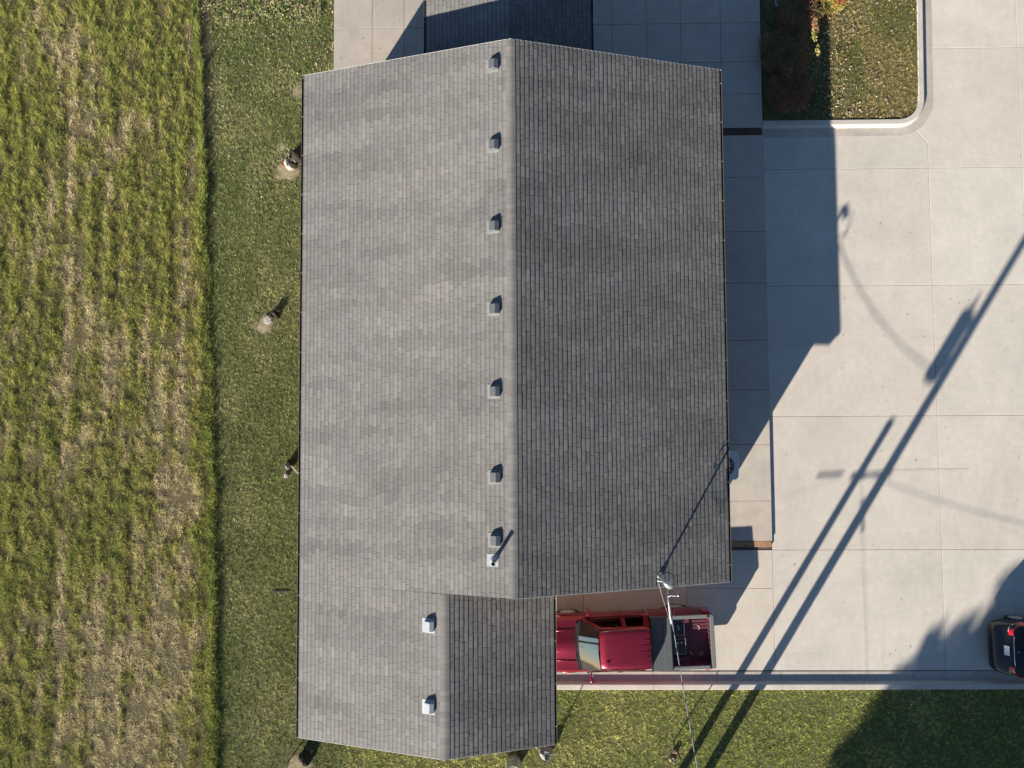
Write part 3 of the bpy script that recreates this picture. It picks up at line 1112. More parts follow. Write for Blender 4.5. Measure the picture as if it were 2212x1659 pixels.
b.tube([gA, gB], .005, 6)
b.tube([gA.lerp(gB, .05), gA.lerp(gB, .11)], .035, 8)
tag(b.build('guy_wire', M['galv'], smooth=True), 'slanting guy wire from the shorter pole down to the lawn', 'cable')


# ------------------------------------------------------------------ foliage things
def leaf_cloud(n, centers, cols, size, seed, flat=.5):
    """centers: list of (x, y, z, rx, ry, rz); leaves mostly near the shell, in clumps"""
    rg = np.random.default_rng(seed)
    cs = np.array(centers)
    wts = cs[:, 3] * cs[:, 4] * cs[:, 5]
    idx = rg.choice(len(cs), n, p=wts / wts.sum())
    d = rg.normal(size=(n, 3))
    d /= np.linalg.norm(d, axis=1)[:, None]
    r = rg.random(n) ** .35
    p = cs[idx, :3] + d * r[:, None] * cs[idx, 3:6]
    cl = np.sin(p[:, 0] * 4.1 + seed) * np.sin(p[:, 1] * 4.7 + 1.3 * seed) * np.sin(p[:, 2] * 5.3)
    keep = (cl > -.35) | (rg.random(n) < .35)
    p, d = p[keep], d[keep]
    n = len(p)
    a = rg.normal(size=(n, 3))
    nn = d * .8 + a * .7
    nn /= np.linalg.norm(nn, axis=1)[:, None]
    u = np.cross(nn, rg.normal(size=(n, 3)))
    u /= np.linalg.norm(u, axis=1)[:, None]
    v = np.cross(nn, u)
    s = rg.uniform(size[0], size[1], n)[:, None]
    V = np.stack([p - u * s * .5, p - v * s * .3, p + u * s * .5, p + v * s * .3], 1)
    cols = np.array(cols)
    k = (vnoise(p[:, 0] + 50, p[:, 1] + p[:, 2], .35, .35, seed + 70, 2) * len(cols) * 1.3 - .15 * len(cols) + rg.normal(0, .7, n)).astype(int)
    c = cols[np.clip(k, 0, len(cols) - 1)] * rg.uniform(.7, 1.25, n)[:, None]
    return V, c


def shrub(x, y, z, r, h, cols, n, seed, name, label, cat='shrub', group=None, size=(.03, .06)):
    t = thing(name, (x, y, z), label=label, cat=cat, group=group)
    rg = random.Random(seed)
    cs = [(0, 0, h * .45, r * .85, r * .85, h * .5)]
    for k in range(9):
        a = k * 2.4 + rg.random()
        rr = r * rg.uniform(.45, .72)
        cs.append((rr * math.cos(a), rr * math.sin(a), h * rg.uniform(.35, .78), r * rg.uniform(.22, .38), r * rg.uniform(.22, .38), h * rg.uniform(.16, .3)))
    V, c = leaf_cloud(n, cs, cols, size, seed)
    np_mesh('foliage', V, 4, [(0, 1, 2, 3)], c, M['leaf'], t)
    b = MB()
    for k in range(10):
        a = k * 2.4
        q = Vector((r * .7 * math.cos(a), r * .7 * math.sin(a), h * rg.uniform(.6, .95)))
        b.tube([(0, 0, 0), q * .45 + Vector((0, 0, .08)), q], [.014, .009, .004], 5)
    b.build('stem', M['bark'], t)
    return t


RED = [(.34, .16, .11), (.27, .19, .10), (.38, .13, .11), (.22, .20, .10), (.44, .23, .15)]
MIX = [(.26, .20, .10), (.20, .21, .09), (.36, .20, .11), (.29, .24, .12), (.38, .15, .11)]
shrub(9.60, 10.92, .08, .92, .72, RED, 22000, 1, 'barberry_shrub', 'dark reddish shrub in shade at the kerb corner beside the walk', group='shrubs between the walk and the lawn')
shrub(9.55, 12.3, .08, 1.08, .78, MIX, 26000, 2, 'barberry_shrub', 'dark green and brown shrub, widest and middle of the shaded row', group='shrubs between the walk and the lawn')
shrub(10.0, 13.65, .08, .90, .75, MIX[::-1], 18000, 3, 'barberry_shrub', 'dark brown shrub right of the pale blue pot in the shaded row', group='shrubs between the walk and the lawn')
shrub(11.2, 14.15, .08, .60, 1.5, [(.34, .12, .05), (.36, .27, .07), (.28, .30, .08), (.42, .33, .09), (.40, .17, .10)], 12000, 4, 'autumn_shrub',
      'sunlit orange and yellow shrub at the top edge of the lawn', size=(.035, .07))
# tips that reach the sun beside the row
V, c = leaf_cloud(260, [(10.28, 12.7, 1.15, .10, .45, .16), (10.42, 12.1, 1.0, .07, .22, .12)], [(.4, .38, .10), (.5, .44, .16), (.45, .2, .12)], (.05, .09), 9)
o = np_mesh('sapling', V, 4, [(0, 1, 2, 3)], c, M['leaf'])
tag(o, 'thin pale leafed sapling catching the sun right of the dark shrubs', 'plant')
MB().tube([(10.3, 12.6, .08), (10.3, 12.7, 1.15)], .008, 5).build('stem', M['bark'], o)
MB().tube([(10.35, 12.2, .08), (10.42, 12.1, 1.0)], .008, 5).build('stem', M['bark'], o)


def tree(x, y, label, cs, n, seed, hgt, cols=[(.06, .09, .03), (.09, .12, .04), (.13, .13, .05)]):
    t = thing('shade_tree', (x, y, 0), label=label, cat='tree')
    V, c = leaf_cloud(n, cs, cols, (.22, .42), seed)
    np_mesh('crown', V, 4, [(0, 1, 2, 3)], c, M['leaf'], t)
    b = MB()
    b.tube([(0, 0, -.1), (.1, 0, hgt * .3), (0, .1, hgt * .62), (.05, 0, hgt * .9)], [.3, .24, .14, .05], 10)
    rg = random.Random(seed)
    for c_ in cs:
        z0 = min(c_[2] * .55, hgt * .5)
        b.tube([(0, 0, z0), (c_[0] * .5, c_[1] * .5, (z0 + c_[2]) / 2 + .2), (c_[0], c_[1], c_[2])], [.11, .07, .02], 6)
    b.build('trunk', M['bark'], t, smooth=True)
    return t


k_ = 1 / math.tan(SUN_EL)
sx_, sy_ = math.sin(SHADOW_AZ) * k_, math.cos(SHADOW_AZ) * k_


def sp(gx, gy, z, tx, ty):
    """crown centre that shades ground point gx, gy, relative to a trunk at tx, ty"""
    return (gx - sx_ * z - tx, gy - sy_ * z - ty, z)


TXX, TYY = 1.5, -34.0
cs = []
for gx, gy, z, r in ((17.5, -7.6, 10.6, 1.5), (16.2, -9.3, 10.0, 1.6), (14.9, -11.6, 9.4, 1.9), (18.9, -8.6, 9.6, 2.2), (19.0, -11.5, 8.8, 2.6), (14.4, -13.8, 8.6, 2.4), (17.3, -13.5, 7.6, 2.8),
                     (19.8, -6.8, 11.0, 1.6), (15.4, -8.2, 10.6, .8), (13.9, -15.8, 7.4, 2.6), (12.6, -13.2, 8.8, 1.4), (13.3, -10.3, 9.4, 1.15), (14.6, -9.2, 10.0, .9), (12.2, -11.9, 9.0, .9), (11.6, -13.9, 8.2, 1.5), (12.5, -10.9, 9.6, .9), (11.3, -12.2, 9.0, .8), (18.6, -5.9, 11.2, 1.1), (14.2, -8.3, 10.4, .55), (17.0, -6.4, 11.0, .7)):
    cs.append((*sp(gx, gy, z * 1.05, TXX, TYY), r, r, r * .5))
tree(TXX, TYY, 'broad leafy tree beyond the south lawn that shades the lower right corner', cs, 42000, 5, 9.5)


# ------------------------------------------------------------------ lawn oddments west and south
def rock(name, x, y, z, r, h, seed, label, cat, mt='rock', parent=None):
    rg = random.Random(seed)
    bm = bmesh.new()
    bmesh.ops.create_icosphere(bm, subdivisions=3, radius=1)
    for v in bm.verts:
        d = v.co.normalized()
        k = 1 + .22 * math.sin(3.1 * d.x + seed) * math.sin(2.7 * d.y + 2 * seed) + .12 * math.sin(7 * d.z + 5 * d.x + seed) + rg.uniform(-.03, .03)
        v.co = Vector((d.x * r * k, d.y * r * k, max(-.25, min(d.z, .75)) * h * k / .75))
    me = bpy.data.meshes.new(name)
    bm.to_mesh(me)
    bm.free()
    me.materials.append(M[mt])
    o = bpy.data.objects.new(name, me)
    COL.objects.link(o)
    if parent:
        o.parent = parent
        o.location = (x, y, z)
    else:
        o.location = (x, y, z)
        tag(o, label, cat)
    return o


def mound(name, x, y, r, mt, label, seed, sq=1.0, h=.03):
    b = MB()
    rg = random.Random(seed)
    n = 22
    rings = []
    for f, zz in ((1, -.034), (.75, -.034 + h * .4), (.4, -.034 + h * .7), (.02, -.034 + h * .8)):
        rings.append([(x + r * f * (1 + .25 * math.sin(3 * a + seed) + .1 * math.sin(7 * a)) * math.cos(a), y + sq * r * f * (1 + .2 * math.sin(2 * a + seed) + .1 * math.sin(5 * a)) * math.sin(a), zz)
                      for a in [2 * math.pi * k / n for k in range(n)]])
    b.loft(rings, closed=True)
    o = b.build(name, M[mt], smooth=True)
    tag(o, label, 'soil patch', kind=None)
    return o


def dead_stems(x, y, r, h, n, seed, label):
    b = MB()
    rg = random.Random(seed)
    for k in range(n):
        a = rg.uniform(0, 6.28)
        rr = rg.uniform(.2, 1) * r
        hh = h * rg.uniform(.5, 1)
        b.tube([(x, y, -.03), (x + rr * .4 * math.cos(a), y + rr * .4 * math.sin(a), hh * .6), (x + rr * math.cos(a + .3), y + rr * math.sin(a + .3), hh * rg.uniform(.6, 1.05))], [.006, .004, .002], 4)
    o = b.build('dead_plant', M['iron'])
    tag(o, label, 'plant')
    return o


# by the northern end of the long eave: broken block, sticks
mound('soil_patch', -8.12, 8.45, .42, 'dirt', 'pale dug soil around the broken block by the long eave', 2, .8)
rock('concrete_lump', -7.96, 8.66, .02, .17, .30, 3, 'grey broken concrete lump with two sticks beside the long eave', 'rock')
rock('concrete_lump', -7.72, 8.93, .02, .24, .40, 7, 'dark lump standing in for the shadow behind the grey broken concrete lump', 'rock', 'nearblack')  # near-black lump added where the block's shadow falls
rock('red_clod', -8.22, 8.72, -.01, .07, .07, 4, 'small red clay clod left of the grey concrete lump', 'clod', 'redclay')
b = MB().tube([(-8.02, 9.22, .22), (-7.84, 9.06, .26)], .011, 6)
tag(b.build('dry_stick', M['straw']), 'short pale stick, northern of two by the broken block', 'stick')
b = MB().tube([(-7.98, 9.0, .30), (-7.66, 8.66, .34)], .010, 6)
tag(b.build('dry_stick', M['straw']), 'longer pale stick leaning on the grey broken block', 'stick')
mound('soil_patch', -8.3, 9.35, .15, 'dirt', 'small bare soil spot above the broken block', 8, 1.5, .012)
mound('soil_patch', -7.75, 11.4, .17, 'dirt', 'narrow bare soil spot near the roof corner at the top', 9, 1.9, .012)
# middle one: pale disc stone, dark lump added for its shadow, ring of sparse stems
mound('soil_patch', -8.85, 2.95, .33, 'dirt', 'bare ring of soil around the pale round stone', 5, .8, .015)
b = MB().lathe([(0, .05), (.13, .05), (.15, .02), (.15, -.05)], (-8.70, 3.15, 0), 20)
tag(b.build('stepping_stone', M['rock']), 'pale round stone on the mown strip', 'stone')
rock('shadow_lump', -8.46, 3.30, .0, .16, .20, 11, 'dark low lump standing in for shadow at the pale round stone', 'shadow lump', 'nearblack')
dead_stems(-8.38, 3.40, .20, .42, 26, 12, 'dark dead plant above the pale round stone')
b = MB().tube([(-8.16, 3.16, -.03), (-8.14, 3.14, .36), (-8.10, 3.18, .42), (-8.04, 3.14, .40)], .008, 6)
tag(b.build('garden_hook', M['iron']), 'thin dark garden hook right of the pale round stone', 'garden hook')
# southern one close to the eave
rock('field_stone', -7.92, -2.02, .0, .09, .14, 14, 'grey stone with a pale stick near the long eave', 'stone')
rock('field_stone', -8.0, -2.33, .0, .08, .09, 15, 'pale square stone below the grey one near the long eave', 'stone')
rock('shadow_lump', -7.78, -1.86, .0, .12, .30, 16, 'dark stump close to the long eave, shadow behind it', 'shadow lump', 'nearblack')  # dark lump placed to blacken the shadow beyond the stones
b = MB().tube([(-7.78, -2.0, .12), (-7.62, -2.2, .06), (-7.45, -2.42, .02)], .014, 6)
tag(b.build('dry_stick', M['straw']), 'pale curved stick beside the southern stones at the long eave', 'stick')
# near-black smudge on the turf
mound('soil_patch', -8.22, -6.32, .36, 'nearblack', 'dark smudge in the mown strip', 20, .26, .05)
# corner hook with two arms
mound('soil_patch', -7.50, -12.2, .42, 'dirt', 'pale bare soil below the southwest roof corner', 21, .8, .015)
rock('shadow_lump', -7.24, -11.95, .0, .20, .26, 22, 'dark lump standing in for shadow below the southwest roof corner', 'shadow lump', 'nearblack')  # dark lump added in place of the corner's cast shadow
dead_stems(-7.08, -11.72, .30, .45, 34, 24, 'dark dead plant around the dark lump at the southwest roof corner')
hk = G(656, 1597, 0)
b = MB().tube([hk, hk + Vector((0, 0, 1.7))], .02, 8)
for s in (-1, 1):
    b.tube([hk + Vector((0, 0, 1.62)), hk + Vector((s * .10, .03, 1.78)), hk + Vector((s * .22, .05, 1.70)), hk + Vector((s * .24, .07, 1.60))], .008, 6)
tag(b.build('shepherds_hook', M['iron']), 'tall dark two armed garden hook at the southwest roof corner', 'garden hook')
# by the wing's southeast corner
rock('field_stone', .98, -11.72, .0, .20, .32, 27, 'grey rounded boulder below the wing corner, left of the kerb lawn', 'rock')
b = MB().tube([(1.02, -11.6, 0), (1.02, -11.6, .48), (1.05, -11.57, .56), (1.10, -11.6, .5)], .012, 8)
tag(b.build('tap_stake', M['teal']), 'teal plastic stake behind the grey boulder', 'stake')
b = MB().tube([(1.02, -11.82, -.03), (.98, -11.80, .5), (.93, -11.55, 1.1)], .02, 6)
tag(b.build('metal_stake', M['iron']), 'thin dark leaning stake at the grey boulder', 'stake')
# leaning stake in the south lawn
rock('field_stone', 5.28, -11.98, -.01, .10, .08, 29, 'whitish stone at the foot of the leaning stake in the south lawn', 'stone', 'dirt')
rock('field_stone', 5.38, -11.72, -.01, .09, .10, 30, 'brown stone above the whitish one at the leaning stake', 'stone', 'wood')
b = MB().tube([(5.33, -11.42, -.03), (5.36, -11.5, 1.05)], .021, 6).tube([(5.30, -11.42, .02), (5.24, -11.40, .05)], .008, 5)
tag(b.build('metal_stake', M['iron']), 'thin leaning stake with a long shadow in the south lawn', 'stake')
# rusty barrel
b = MB()
b.lathe([(.24, 0), (.255, .02), (.25, .28), (.262, .30), (.25, .32), (.25, .56), (.262, .58), (.25, .60), (.25, .82), (.262, .84), (.262, .87), (.242, .87), (.238, .60)], (0, 0, -.03), 36)
br = b.build('steel_barrel', M['steel_light'], smooth=True, loc=(-.12, -12.08, 0))
tag(br, 'round steel barrel filled with rust brown material at the bottom edge', 'barrel')
b = MB().lathe([(0, .76), (.12, .765), (.239, .745)], (0, 0, -.03), 30)
b.build('contents', M['rust'], br, smooth=True)

# pale pot and hose near the shrubs, hose by the wall
b = MB().lathe([(0, .0), (.12, 0), (.17, .30), (.19, .32), (.17, .33), (.15, .30), (.11, .05), (0, .05)], (0, 0, 0), 28)
o = b.build('plant_pot', M['paleblue'], smooth=True, loc=(9.42, 14.18, .1))
tag(o, 'round pale blue pot above the shaded shrub row', 'pot')
b = MB().tube([(8.98, 14.9, .15), (8.90, 14.2, .14), (8.92, 13.9, .14), (9.05, 13.55, .15), (9.3, 13.3, .16), (9.6, 13.2, .2)], .014, 8)
tag(b.build('garden_hose', M['black'], smooth=True), 'dark hose curving from the walk edge into the shrubs', 'hose')
b = MB()
pth = []
for i in range(60):
    a = i * .42
    pth.append((6.15 + .34 * math.cos(a) * (1 + .05 * math.sin(i)), -3.6 + .42 * math.sin(a), .14 + .003 * i + .02 * math.sin(i * .7)))
pth += [(6.5, -3.0, .2), (6.72, -3.3, .15), (6.74, -3.9, .13), (6.66, -4.2, .13)]
b.tube(pth, .011, 6)
tag(b.build('garden_hose', M['hose'], smooth=True), 'green coiled hose on the raised walk under the east eave', 'hose')

# air conditioner
ac = thing('air_conditioner', (6.98, -2.0, .11), label='square grey air conditioner with round fan grille under the east eave', cat='air conditioner')
b = MB()
s_ = .46
c_ = .10
oct_ = [(-s_ + c_, -s_), (s_ - c_, -s_), (s_, -s_ + c_), (s_, s_ - c_), (s_ - c_, s_), (-s_ + c_, s_), (-s_, s_ - c_), (-s_, -s_ + c_)]
b.prism(oct_, 0, .78)
b.build('cabinet', M['acmetal'], ac)
b = MB()
n = 32
ro, ri = [], []
for k in range(n):
    a = 2 * math.pi * (k + .5) / n
    f = min(s_ / max(abs(math.cos(a)), 1e-6), s_ / max(abs(math.sin(a)), 1e-6), (2 * s_ - c_) / (abs(math.cos(a)) + abs(math.sin(a)))) * 1.02
    ro.append((f * math.cos(a), f * math.sin(a)))
    ri.append((.33 * math.cos(a), .33 * math.sin(a)))
b.loft([[(x, y, .76) for x, y in ro], [(x, y, .84) for x, y in ro], [(x * .98, y * .98, .855) for x, y in ro], [(x, y, .855) for x, y in ri], [(x, y, .79) for x, y in ri]], closed=True)
b.build('top_cover', M['acmetal'], ac)
b = MB().lathe([(0, .795), (.358, .795)], (0, 0, 0), 28)
b.build('fan_well', M['dark'], ac)
b = MB()
for k in range(6):
    a = k * math.pi / 3 + .4
    b.tube([(0, 0, .862), (.37 * math.cos(a), .37 * math.sin(a), .862)], .008, 5)
for r in (.12, .2, .28, .35):
    b.tube([(r * math.cos(2 * math.pi * k / 24), r * math.sin(2 * math.pi * k / 24), .856) for k in range(25)], .0035, 4)
b.lathe([(0, .875), (.08, .87), (.09, .85)], (0, 0, 0), 16)
b.build('fan_grille', M['acmetal'], ac)
b = MB()
for k in range(3):
    a = k * 2.09
    b.add([(.06 * math.cos(a), .06 * math.sin(a), .82), (.34 * math.cos(a - .3), .34 * math.sin(a - .3), .80), (.34 * math.cos(a + .35), .34 * math.sin(a + .35), .83)], [(0, 1, 2)])
b.build('fan_blade', M['steel_gray'], ac)


# ------------------------------------------------------------------ vehicles
def wheel(parent, x, y, r, wd, side, rim_r, spokes=6):
    """side=+1 left; origin at the hub"""
    b = MB()
    b.lathe([(rim_r, -wd / 2), (r * .93, -wd / 2), (r, -wd * .36), (r, wd * .36), (r * .93, wd / 2), (rim_r, wd / 2)], (0, 0, 0), 32, axis='y')
    t = b.build('wheel', M['tyre'], parent, smooth=True, loc=(x, y, r))
    b = MB()
    o_ = side * wd * .42
    b.lathe([(rim_r, side * wd / 2), (rim_r * .93, side * wd * .46), (rim_r * .9, side * wd * .2)], (0, 0, 0), 32, axis='y')
    b.lathe([(rim_r * .9, side * wd * .15), (0, side * wd * .15)], (0, 0, 0), 24, mi=1, axis='y')
    for k in range(spokes):
        a = 2 * math.pi * k / spokes
        ca, sa = math.cos(a), math.sin(a)
        w1, w2 = rim_r * .17, rim_r * .13
        v = []
        for rr, ww in ((rim_r * .12, w1), (rim_r * .95, w2)):
            for s2 in (-1, 1):
                v.append((rr * ca - s2 * ww * sa, o_, rr * sa + s2 * ww * ca))
        v += [(p[0], p[1] - side * .03, p[2]) for p in v]
        b.add(v, [(0, 1, 3, 2), (0, 2, 6, 4), (1, 5, 7, 3)])
    b.lathe([(rim_r * .22, o_ - side * .02), (rim_r * .2, o_ + side * .015), (0, o_ + side * .02)], (0, 0, 0), 16, axis='y')
    b.build('rim', [M['alloy'], M['dark']], t, recalc=False)
    return t


def mirror_secs(half):
    """half profile from rocker (outer, low) to centre; returns full ring left to right"""
    L = [(x, y, z) for x, y, z in half]
    Rr = [(x, -y, z) for x, y, z in reversed(half) if abs(y) > 1e-6]
    return L + Rr


TR = thing('pickup_truck', (5.44, -7.70, 0), math.radians(182.4), 'maroon crew cab pickup truck with open bed parked nose under the carport wing', 'pickup truck')
TR.scale = (1, 1, .92)
# body: hood, fenders, doors
H = []
for X, w_, zb, zt, zc, zl in ((4.52, .60, .50, .80, .83, .45), (4.50, .72, .45, .95, .99, .40), (4.38, .86, .42, 1.03, 1.08, .38), (4.1, .92, .42, 1.06, 1.115, .38), (3.7, .935, .42, 1.08, 1.135, .38),
                               (3.36, .935, .42, 1.09, 1.14, .38), (3.2, .93, .42, 1.10, 1.13, .38), (2.3, .93, .40, 1.12, 1.12, .36), (1.09, .93, .40, 1.14, 1.14, .36)):
    H.append(mirror_secs([(X, w_ * .95, zl), (X, w_, zl + .22), (X, w_, (zt + zl) / 2 + .12), (X, w_ - .03, zt - .08), (X, w_ - .12, zt), (X, w_ * .56, zt + .012), (X, w_ * .50, zt + .028), (X, w_ * .22, zc - .004), (X, w_ * .19, zc + .010), (X, 0, zc + .012)]))
b = MB().loft(H)
b.add(H[0], [tuple(range(len(H[0])))[::-1]])
b.add(H[-1], [tuple(range(len(H[-1])))])
body = b.build('body', M['paint'], TR, smooth=True, recalc=True)
m_ = body.modifiers.new('e', 'EDGE_SPLIT')
m_.split_angle = math.radians(28)
# cab (roof and pillars)
cab = []
for X, wr, zr_, wb in ((2.74, .50, 1.80, .66), (2.70, .54, 1.835, .68), (2.5, .575, 1.87, .72), (1.9, .59, 1.895, .76), (1.3, .585, 1.88, .76), (1.13, .57, 1.86, .75), (1.10, .54, 1.82, .74)):
    cab.append(mirror_secs([(X, wr + .09, zr_ - .10), (X, wr + .05, zr_ - .045), (X, wr, zr_ - .012), (X, wr * .8, zr_), (X, wr * .4, zr_ + .008), (X, 0, zr_ + .01)]))
b = MB().loft(cab)
for sgn in (-1, 1):   # side wall below the roof edge: pillars
    def P3(X, t):  # t 0 top .. 1 belt
        yt, zt = .665, 1.775
        yb_, zb_ = .875, 1.135
        return (X, sgn * (yt + (yb_ - yt) * t), zt + (zb_ - zt) * t)
    def quad(X0, X1, X2_, X3_, t0=0, t1=1, e=0):
        pts = [P3(X0, t0), P3(X1, t0), P3(X2_, t1), P3(X3_, t1)]
        pts = [(a_, b__ + sgn * e, c__ + e * .3) for a_, b__, c__ in pts]
        b.add(pts, [(0, 1, 2, 3)])
    quad(2.74, 2.62, 3.14, 3.32)          # A pillar
    quad(1.98, 1.84, 1.84, 1.98)          # B pillar
    quad(1.32, 1.10, 1.08, 1.22)          # C pillar
    quad(2.74, 1.10, 1.10, 2.80, -.03, .1)
    quad(3.14, 1.2, 1.2, 3.3, .9, 1.03)
b.add([(1.10, -.65, 1.78), (1.10, .65, 1.78), (1.07, .875, 1.13), (1.07, -.875, 1.13)], [(0, 1, 2, 3)])
cabo = b.build('cab_roof', M['paint'], TR, smooth=True, recalc=True)
m_ = cabo.modifiers.new('e', 'EDGE_SPLIT')
m_.split_angle = math.radians(35)
# roof ribs
b = MB()
for yy in (-.46, -.28, -.10, .09, .27, .45):
    x1 = 1.95 if abs(yy) < .4 else 2.45
    z = 1.898 - abs(yy) ** 2 * .12
    b.box((1.16, yy - .012, z - .012), (x1, yy + .012, z + .004))
rb_ = b.build('roof_rib', M['paint'], cabo)
bevel(rb_, .004, 1)
# rails along the roof edge: thin dark seams
b = MB()
for s in (-1, 1):
    MB().tube([(2.70, s * .585, 1.825), (2.3, s * .618, 1.862), (1.7, s * .626, 1.868), (1.16, s * .605, 1.84)], .011, 6).build('drip_seam', M['trim'], cabo, smooth=True)
# windscreen, windows
b = MB()
ws = []
for t in np.linspace(0, 1, 6):
    X = 2.745 + (3.30 - 2.745) * t
    z = 1.80 + (1.135 - 1.80) * t
    wv = .60 + (.80 - .60) * t
    ws.append([(X + .10 * (1 - (k / 4) ** 2) * (.5 + .5 * t), wv * k / 4, z + .015) for k in range(-4, 5)])
b.loft(ws)
b.build('windscreen', M['glass'], TR, smooth=True)
b = MB()
frame = [p for p in ws[-1]]
b.tube(frame, .028, 6)
b.tube([(3.20, .80, 1.17), (2.74, .61, 1.81)], .018, 6)
b.tube([(3.20, -.80, 1.17), (2.74, -.61, 1.81)], .018, 6)
b.build('windscreen_seal', M['trim'], TR)
for s in (-1, 1):
    for (a0, a1, a2, a3) in ((2.60, 1.99, 1.99, 3.12), (1.83, 1.33, 1.23, 1.83)):
        b = MB()
        def P4(X, t):
            return (X, s * (.665 + .21 * t - .006), 1.775 - .64 * t)
        b.add([P4(a0, .1), P4(a1, .1), P4(a2, .9), P4(a3, .9)], [(0, 1, 2, 3)])
        b.build('side_window', M['tint'], TR)
b = MB().add([(1.06, -.55, 1.72), (1.06, .55, 1.72), (1.055, .62, 1.25), (1.055, -.62, 1.25)], [(0, 1, 2, 3)])
b.build('rear_window', M['tint'], TR)
# wipers
b = MB()
b.tube([(3.36, .52, 1.16), (3.30, .05, 1.20)], .009, 5)
b.tube([(3.38, -.10, 1.16), (3.30, -.58, 1.20)], .009, 5)
b.box((3.28, -.72, 1.135), (3.44, .72, 1.155))
b.build('wiper', M['trim'], TR)
# interior
b = MB()
b.box((2.85, -.74, .8), (3.25, .74, 1.08))
b.box((1.15, -.78, .5), (3.2, .78, .6))
b.build('dashboard', M['interior'], TR)
for yy in (-.38, .38):
    b = MB()
    b.box((2.0, yy - .25, .65), (2.5, yy + .25, .85))
    b.box((1.95, yy - .24, .8), (2.12, yy + .24, 1.36))
    b.box((2.0, yy - .13, 1.38), (2.1, yy + .13, 1.55))
    so = b.build('seat', M['seat'], TR)
    bevel(so, .04, 3)
b = MB().tube([(2.62 + .03 * math.sin(a), .38 + .18 * math.cos(a), 1.12 + .16 * math.sin(a)) for a in [2 * math.pi * k / 20 for k in range(21)]], .015, 6)
b.build('steering_wheel', M['trim'], TR)
b = MB().box((2.60, .20, 1.05), (2.72, .52, 1.11), rz=.2)
so = b.build('sun_visor', M['seat'], TR)
# antenna fin
b = MB().add([(2.46, .35, 1.885), (2.60, .355, 1.88), (2.46, .365, 1.885), (2.47, .36, 1.94)], [(0, 1, 3), (1, 2, 3), (2, 0, 3), (0, 2, 1)])
b.v = [(x, .36 + (y - .36) * 2.2, z) for x, y, z in b.v]
b.build('antenna_fin', M['trim'], cabo)
# high mount lamp
MB().box((1.085, -.16, 1.79), (1.10, .16, 1.83)).build('brake_lamp', M['redlens'], cabo)
# mirrors
for s in (-1, 1):
    b = MB()
    b.prism([(2.98, s * 1.20), (3.06, s * 1.15), (3.08, s * .99), (3.02, s * .96), (2.96, s * 1.0), (2.93, s * 1.17)], 1.10, 1.34)
    b.tube([(3.0, s * .90, 1.15), (3.02, s * 1.02, 1.17)], .03, 6)
    mo = b.build('mirror', M['paint'], TR, recalc=True)
    bevel(mo, .02, 2)
# handles, belt trims
for s in (-1, 1):
    for X in (2.05, 1.32):
        b = MB().tube([(X - .09, s * .925, 1.0), (X - .07, s * .965, 1.01), (X + .07, s * .965, 1.01), (X + .09, s * .925, 1.0)], .012, 6)
        b.build('door_handle', M['paint'], TR)
b = MB()
for s in (-1, 1):
    b.tube([(3.15, s * .888, 1.135), (1.25, s * .888, 1.135)], .012, 6)
    for X in (3.15, 1.95, 1.14):
        b.tube([(X, s * .934, .45), (X, s * .94, .75), (X, s * .925, 1.02)], .005, 4)
    b.build('door_seam', M['trim'], TR)
    b = MB()
# running boards with pale reflective ends
for s in (-1, 1):
    MB().box((1.35, s * .83 - .05, .36), (3.0, s * .83 + .05, .41)).build('running_board', M['trim'], TR)
# bed
b = MB()
secs = []
for X, dw in ((1.04, 0), (.6, .0), (.2, .02), (-.2, .02), (-.6, 0), (-.95, -.015), (-1.0, -.05)):
    secs.append([(X, .92 + dw, .5), (X, .93 + dw, .8), (X, .915 + dw, 1.05), (X, .865, 1.27), (X, .85, 1.335)])
for s in (-1, 1):
    b.loft([[(x, s * y, z) for x, y, z in q_] for q_ in secs])
b.add([(-1.0, -.9, .5), (-1.0, .9, .5), (-1.0, .85, 1.33), (-1.0, -.85, 1.33)], [(0, 1, 2, 3)])
bed_ = b.build('bed', M['paint'], TR, smooth=True, recalc=True)
m_ = bed_.modifiers.new('e', 'EDGE_SPLIT')
m_.split_angle = math.radians(35)
b = MB()
b.box((-.93, -.78, .82), (1.02, .78, .86))
k = -.70
while k < .72:
    b.box((-.92, k, .86), (1.0, k + .065, .874))
    k += .115
for s in (-1, 1):
    b.box((-.93, min(s * .76, s * .79), .86), (1.02, max(s * .76, s * .79), 1.32))
    for zz in (.95, 1.08, 1.2):
        b.box((-.92, min(s * .735, s * .76), zz), (1.0, max(s * .735, s * .76), zz + .05))
b.box((-.96, -.78, .86), (-.925, .78, 1.32))
k = -.7
while k < .7:
    b.box((-.925, k, .9), (-.905, k + .08, 1.3))
    k += .15
b.box((1.0, -.78, .86), (1.03, .78, 1.30))
for s in (-1, 1):
    b.box((-.28, min(s * .55, s * .76), .86), (.36, max(s * .55, s * .76), 1.06))
b.build('bed_liner', M['bedpaint'], bed_)
for s in (-1, 1):
    ro_ = MB().box((-.99, min(s * .755, s * .875), 1.32), (1.04, max(s * .755, s * .875), 1.365)).build('rail_cap', M['rail'], bed_)
    bevel(ro_, .015, 2)
b = MB()
b.prism([(-1.04, -.80), (-1.04, .80), (-1.02, .855), (-.93, .87), (-.90, .78), (-.90, -.78), (-.93, -.87), (-1.02, -.855)][::-1], 1.322, 1.372)
tg = b.build('tailgate', M['rail'], TR, recalc=True)
bevel(tg, .015, 2)
MB().box((-1.065, -.12, 1.16), (-1.04, .12, 1.24)).build('handle', M['trim'], tg)
for s in (-1, 1):
    MB().box((-.90, s * .815 - .035, 1.366), (-.82, s * .815 + .035, 1.372)).build('stake_pocket', M['dark'], bed_)
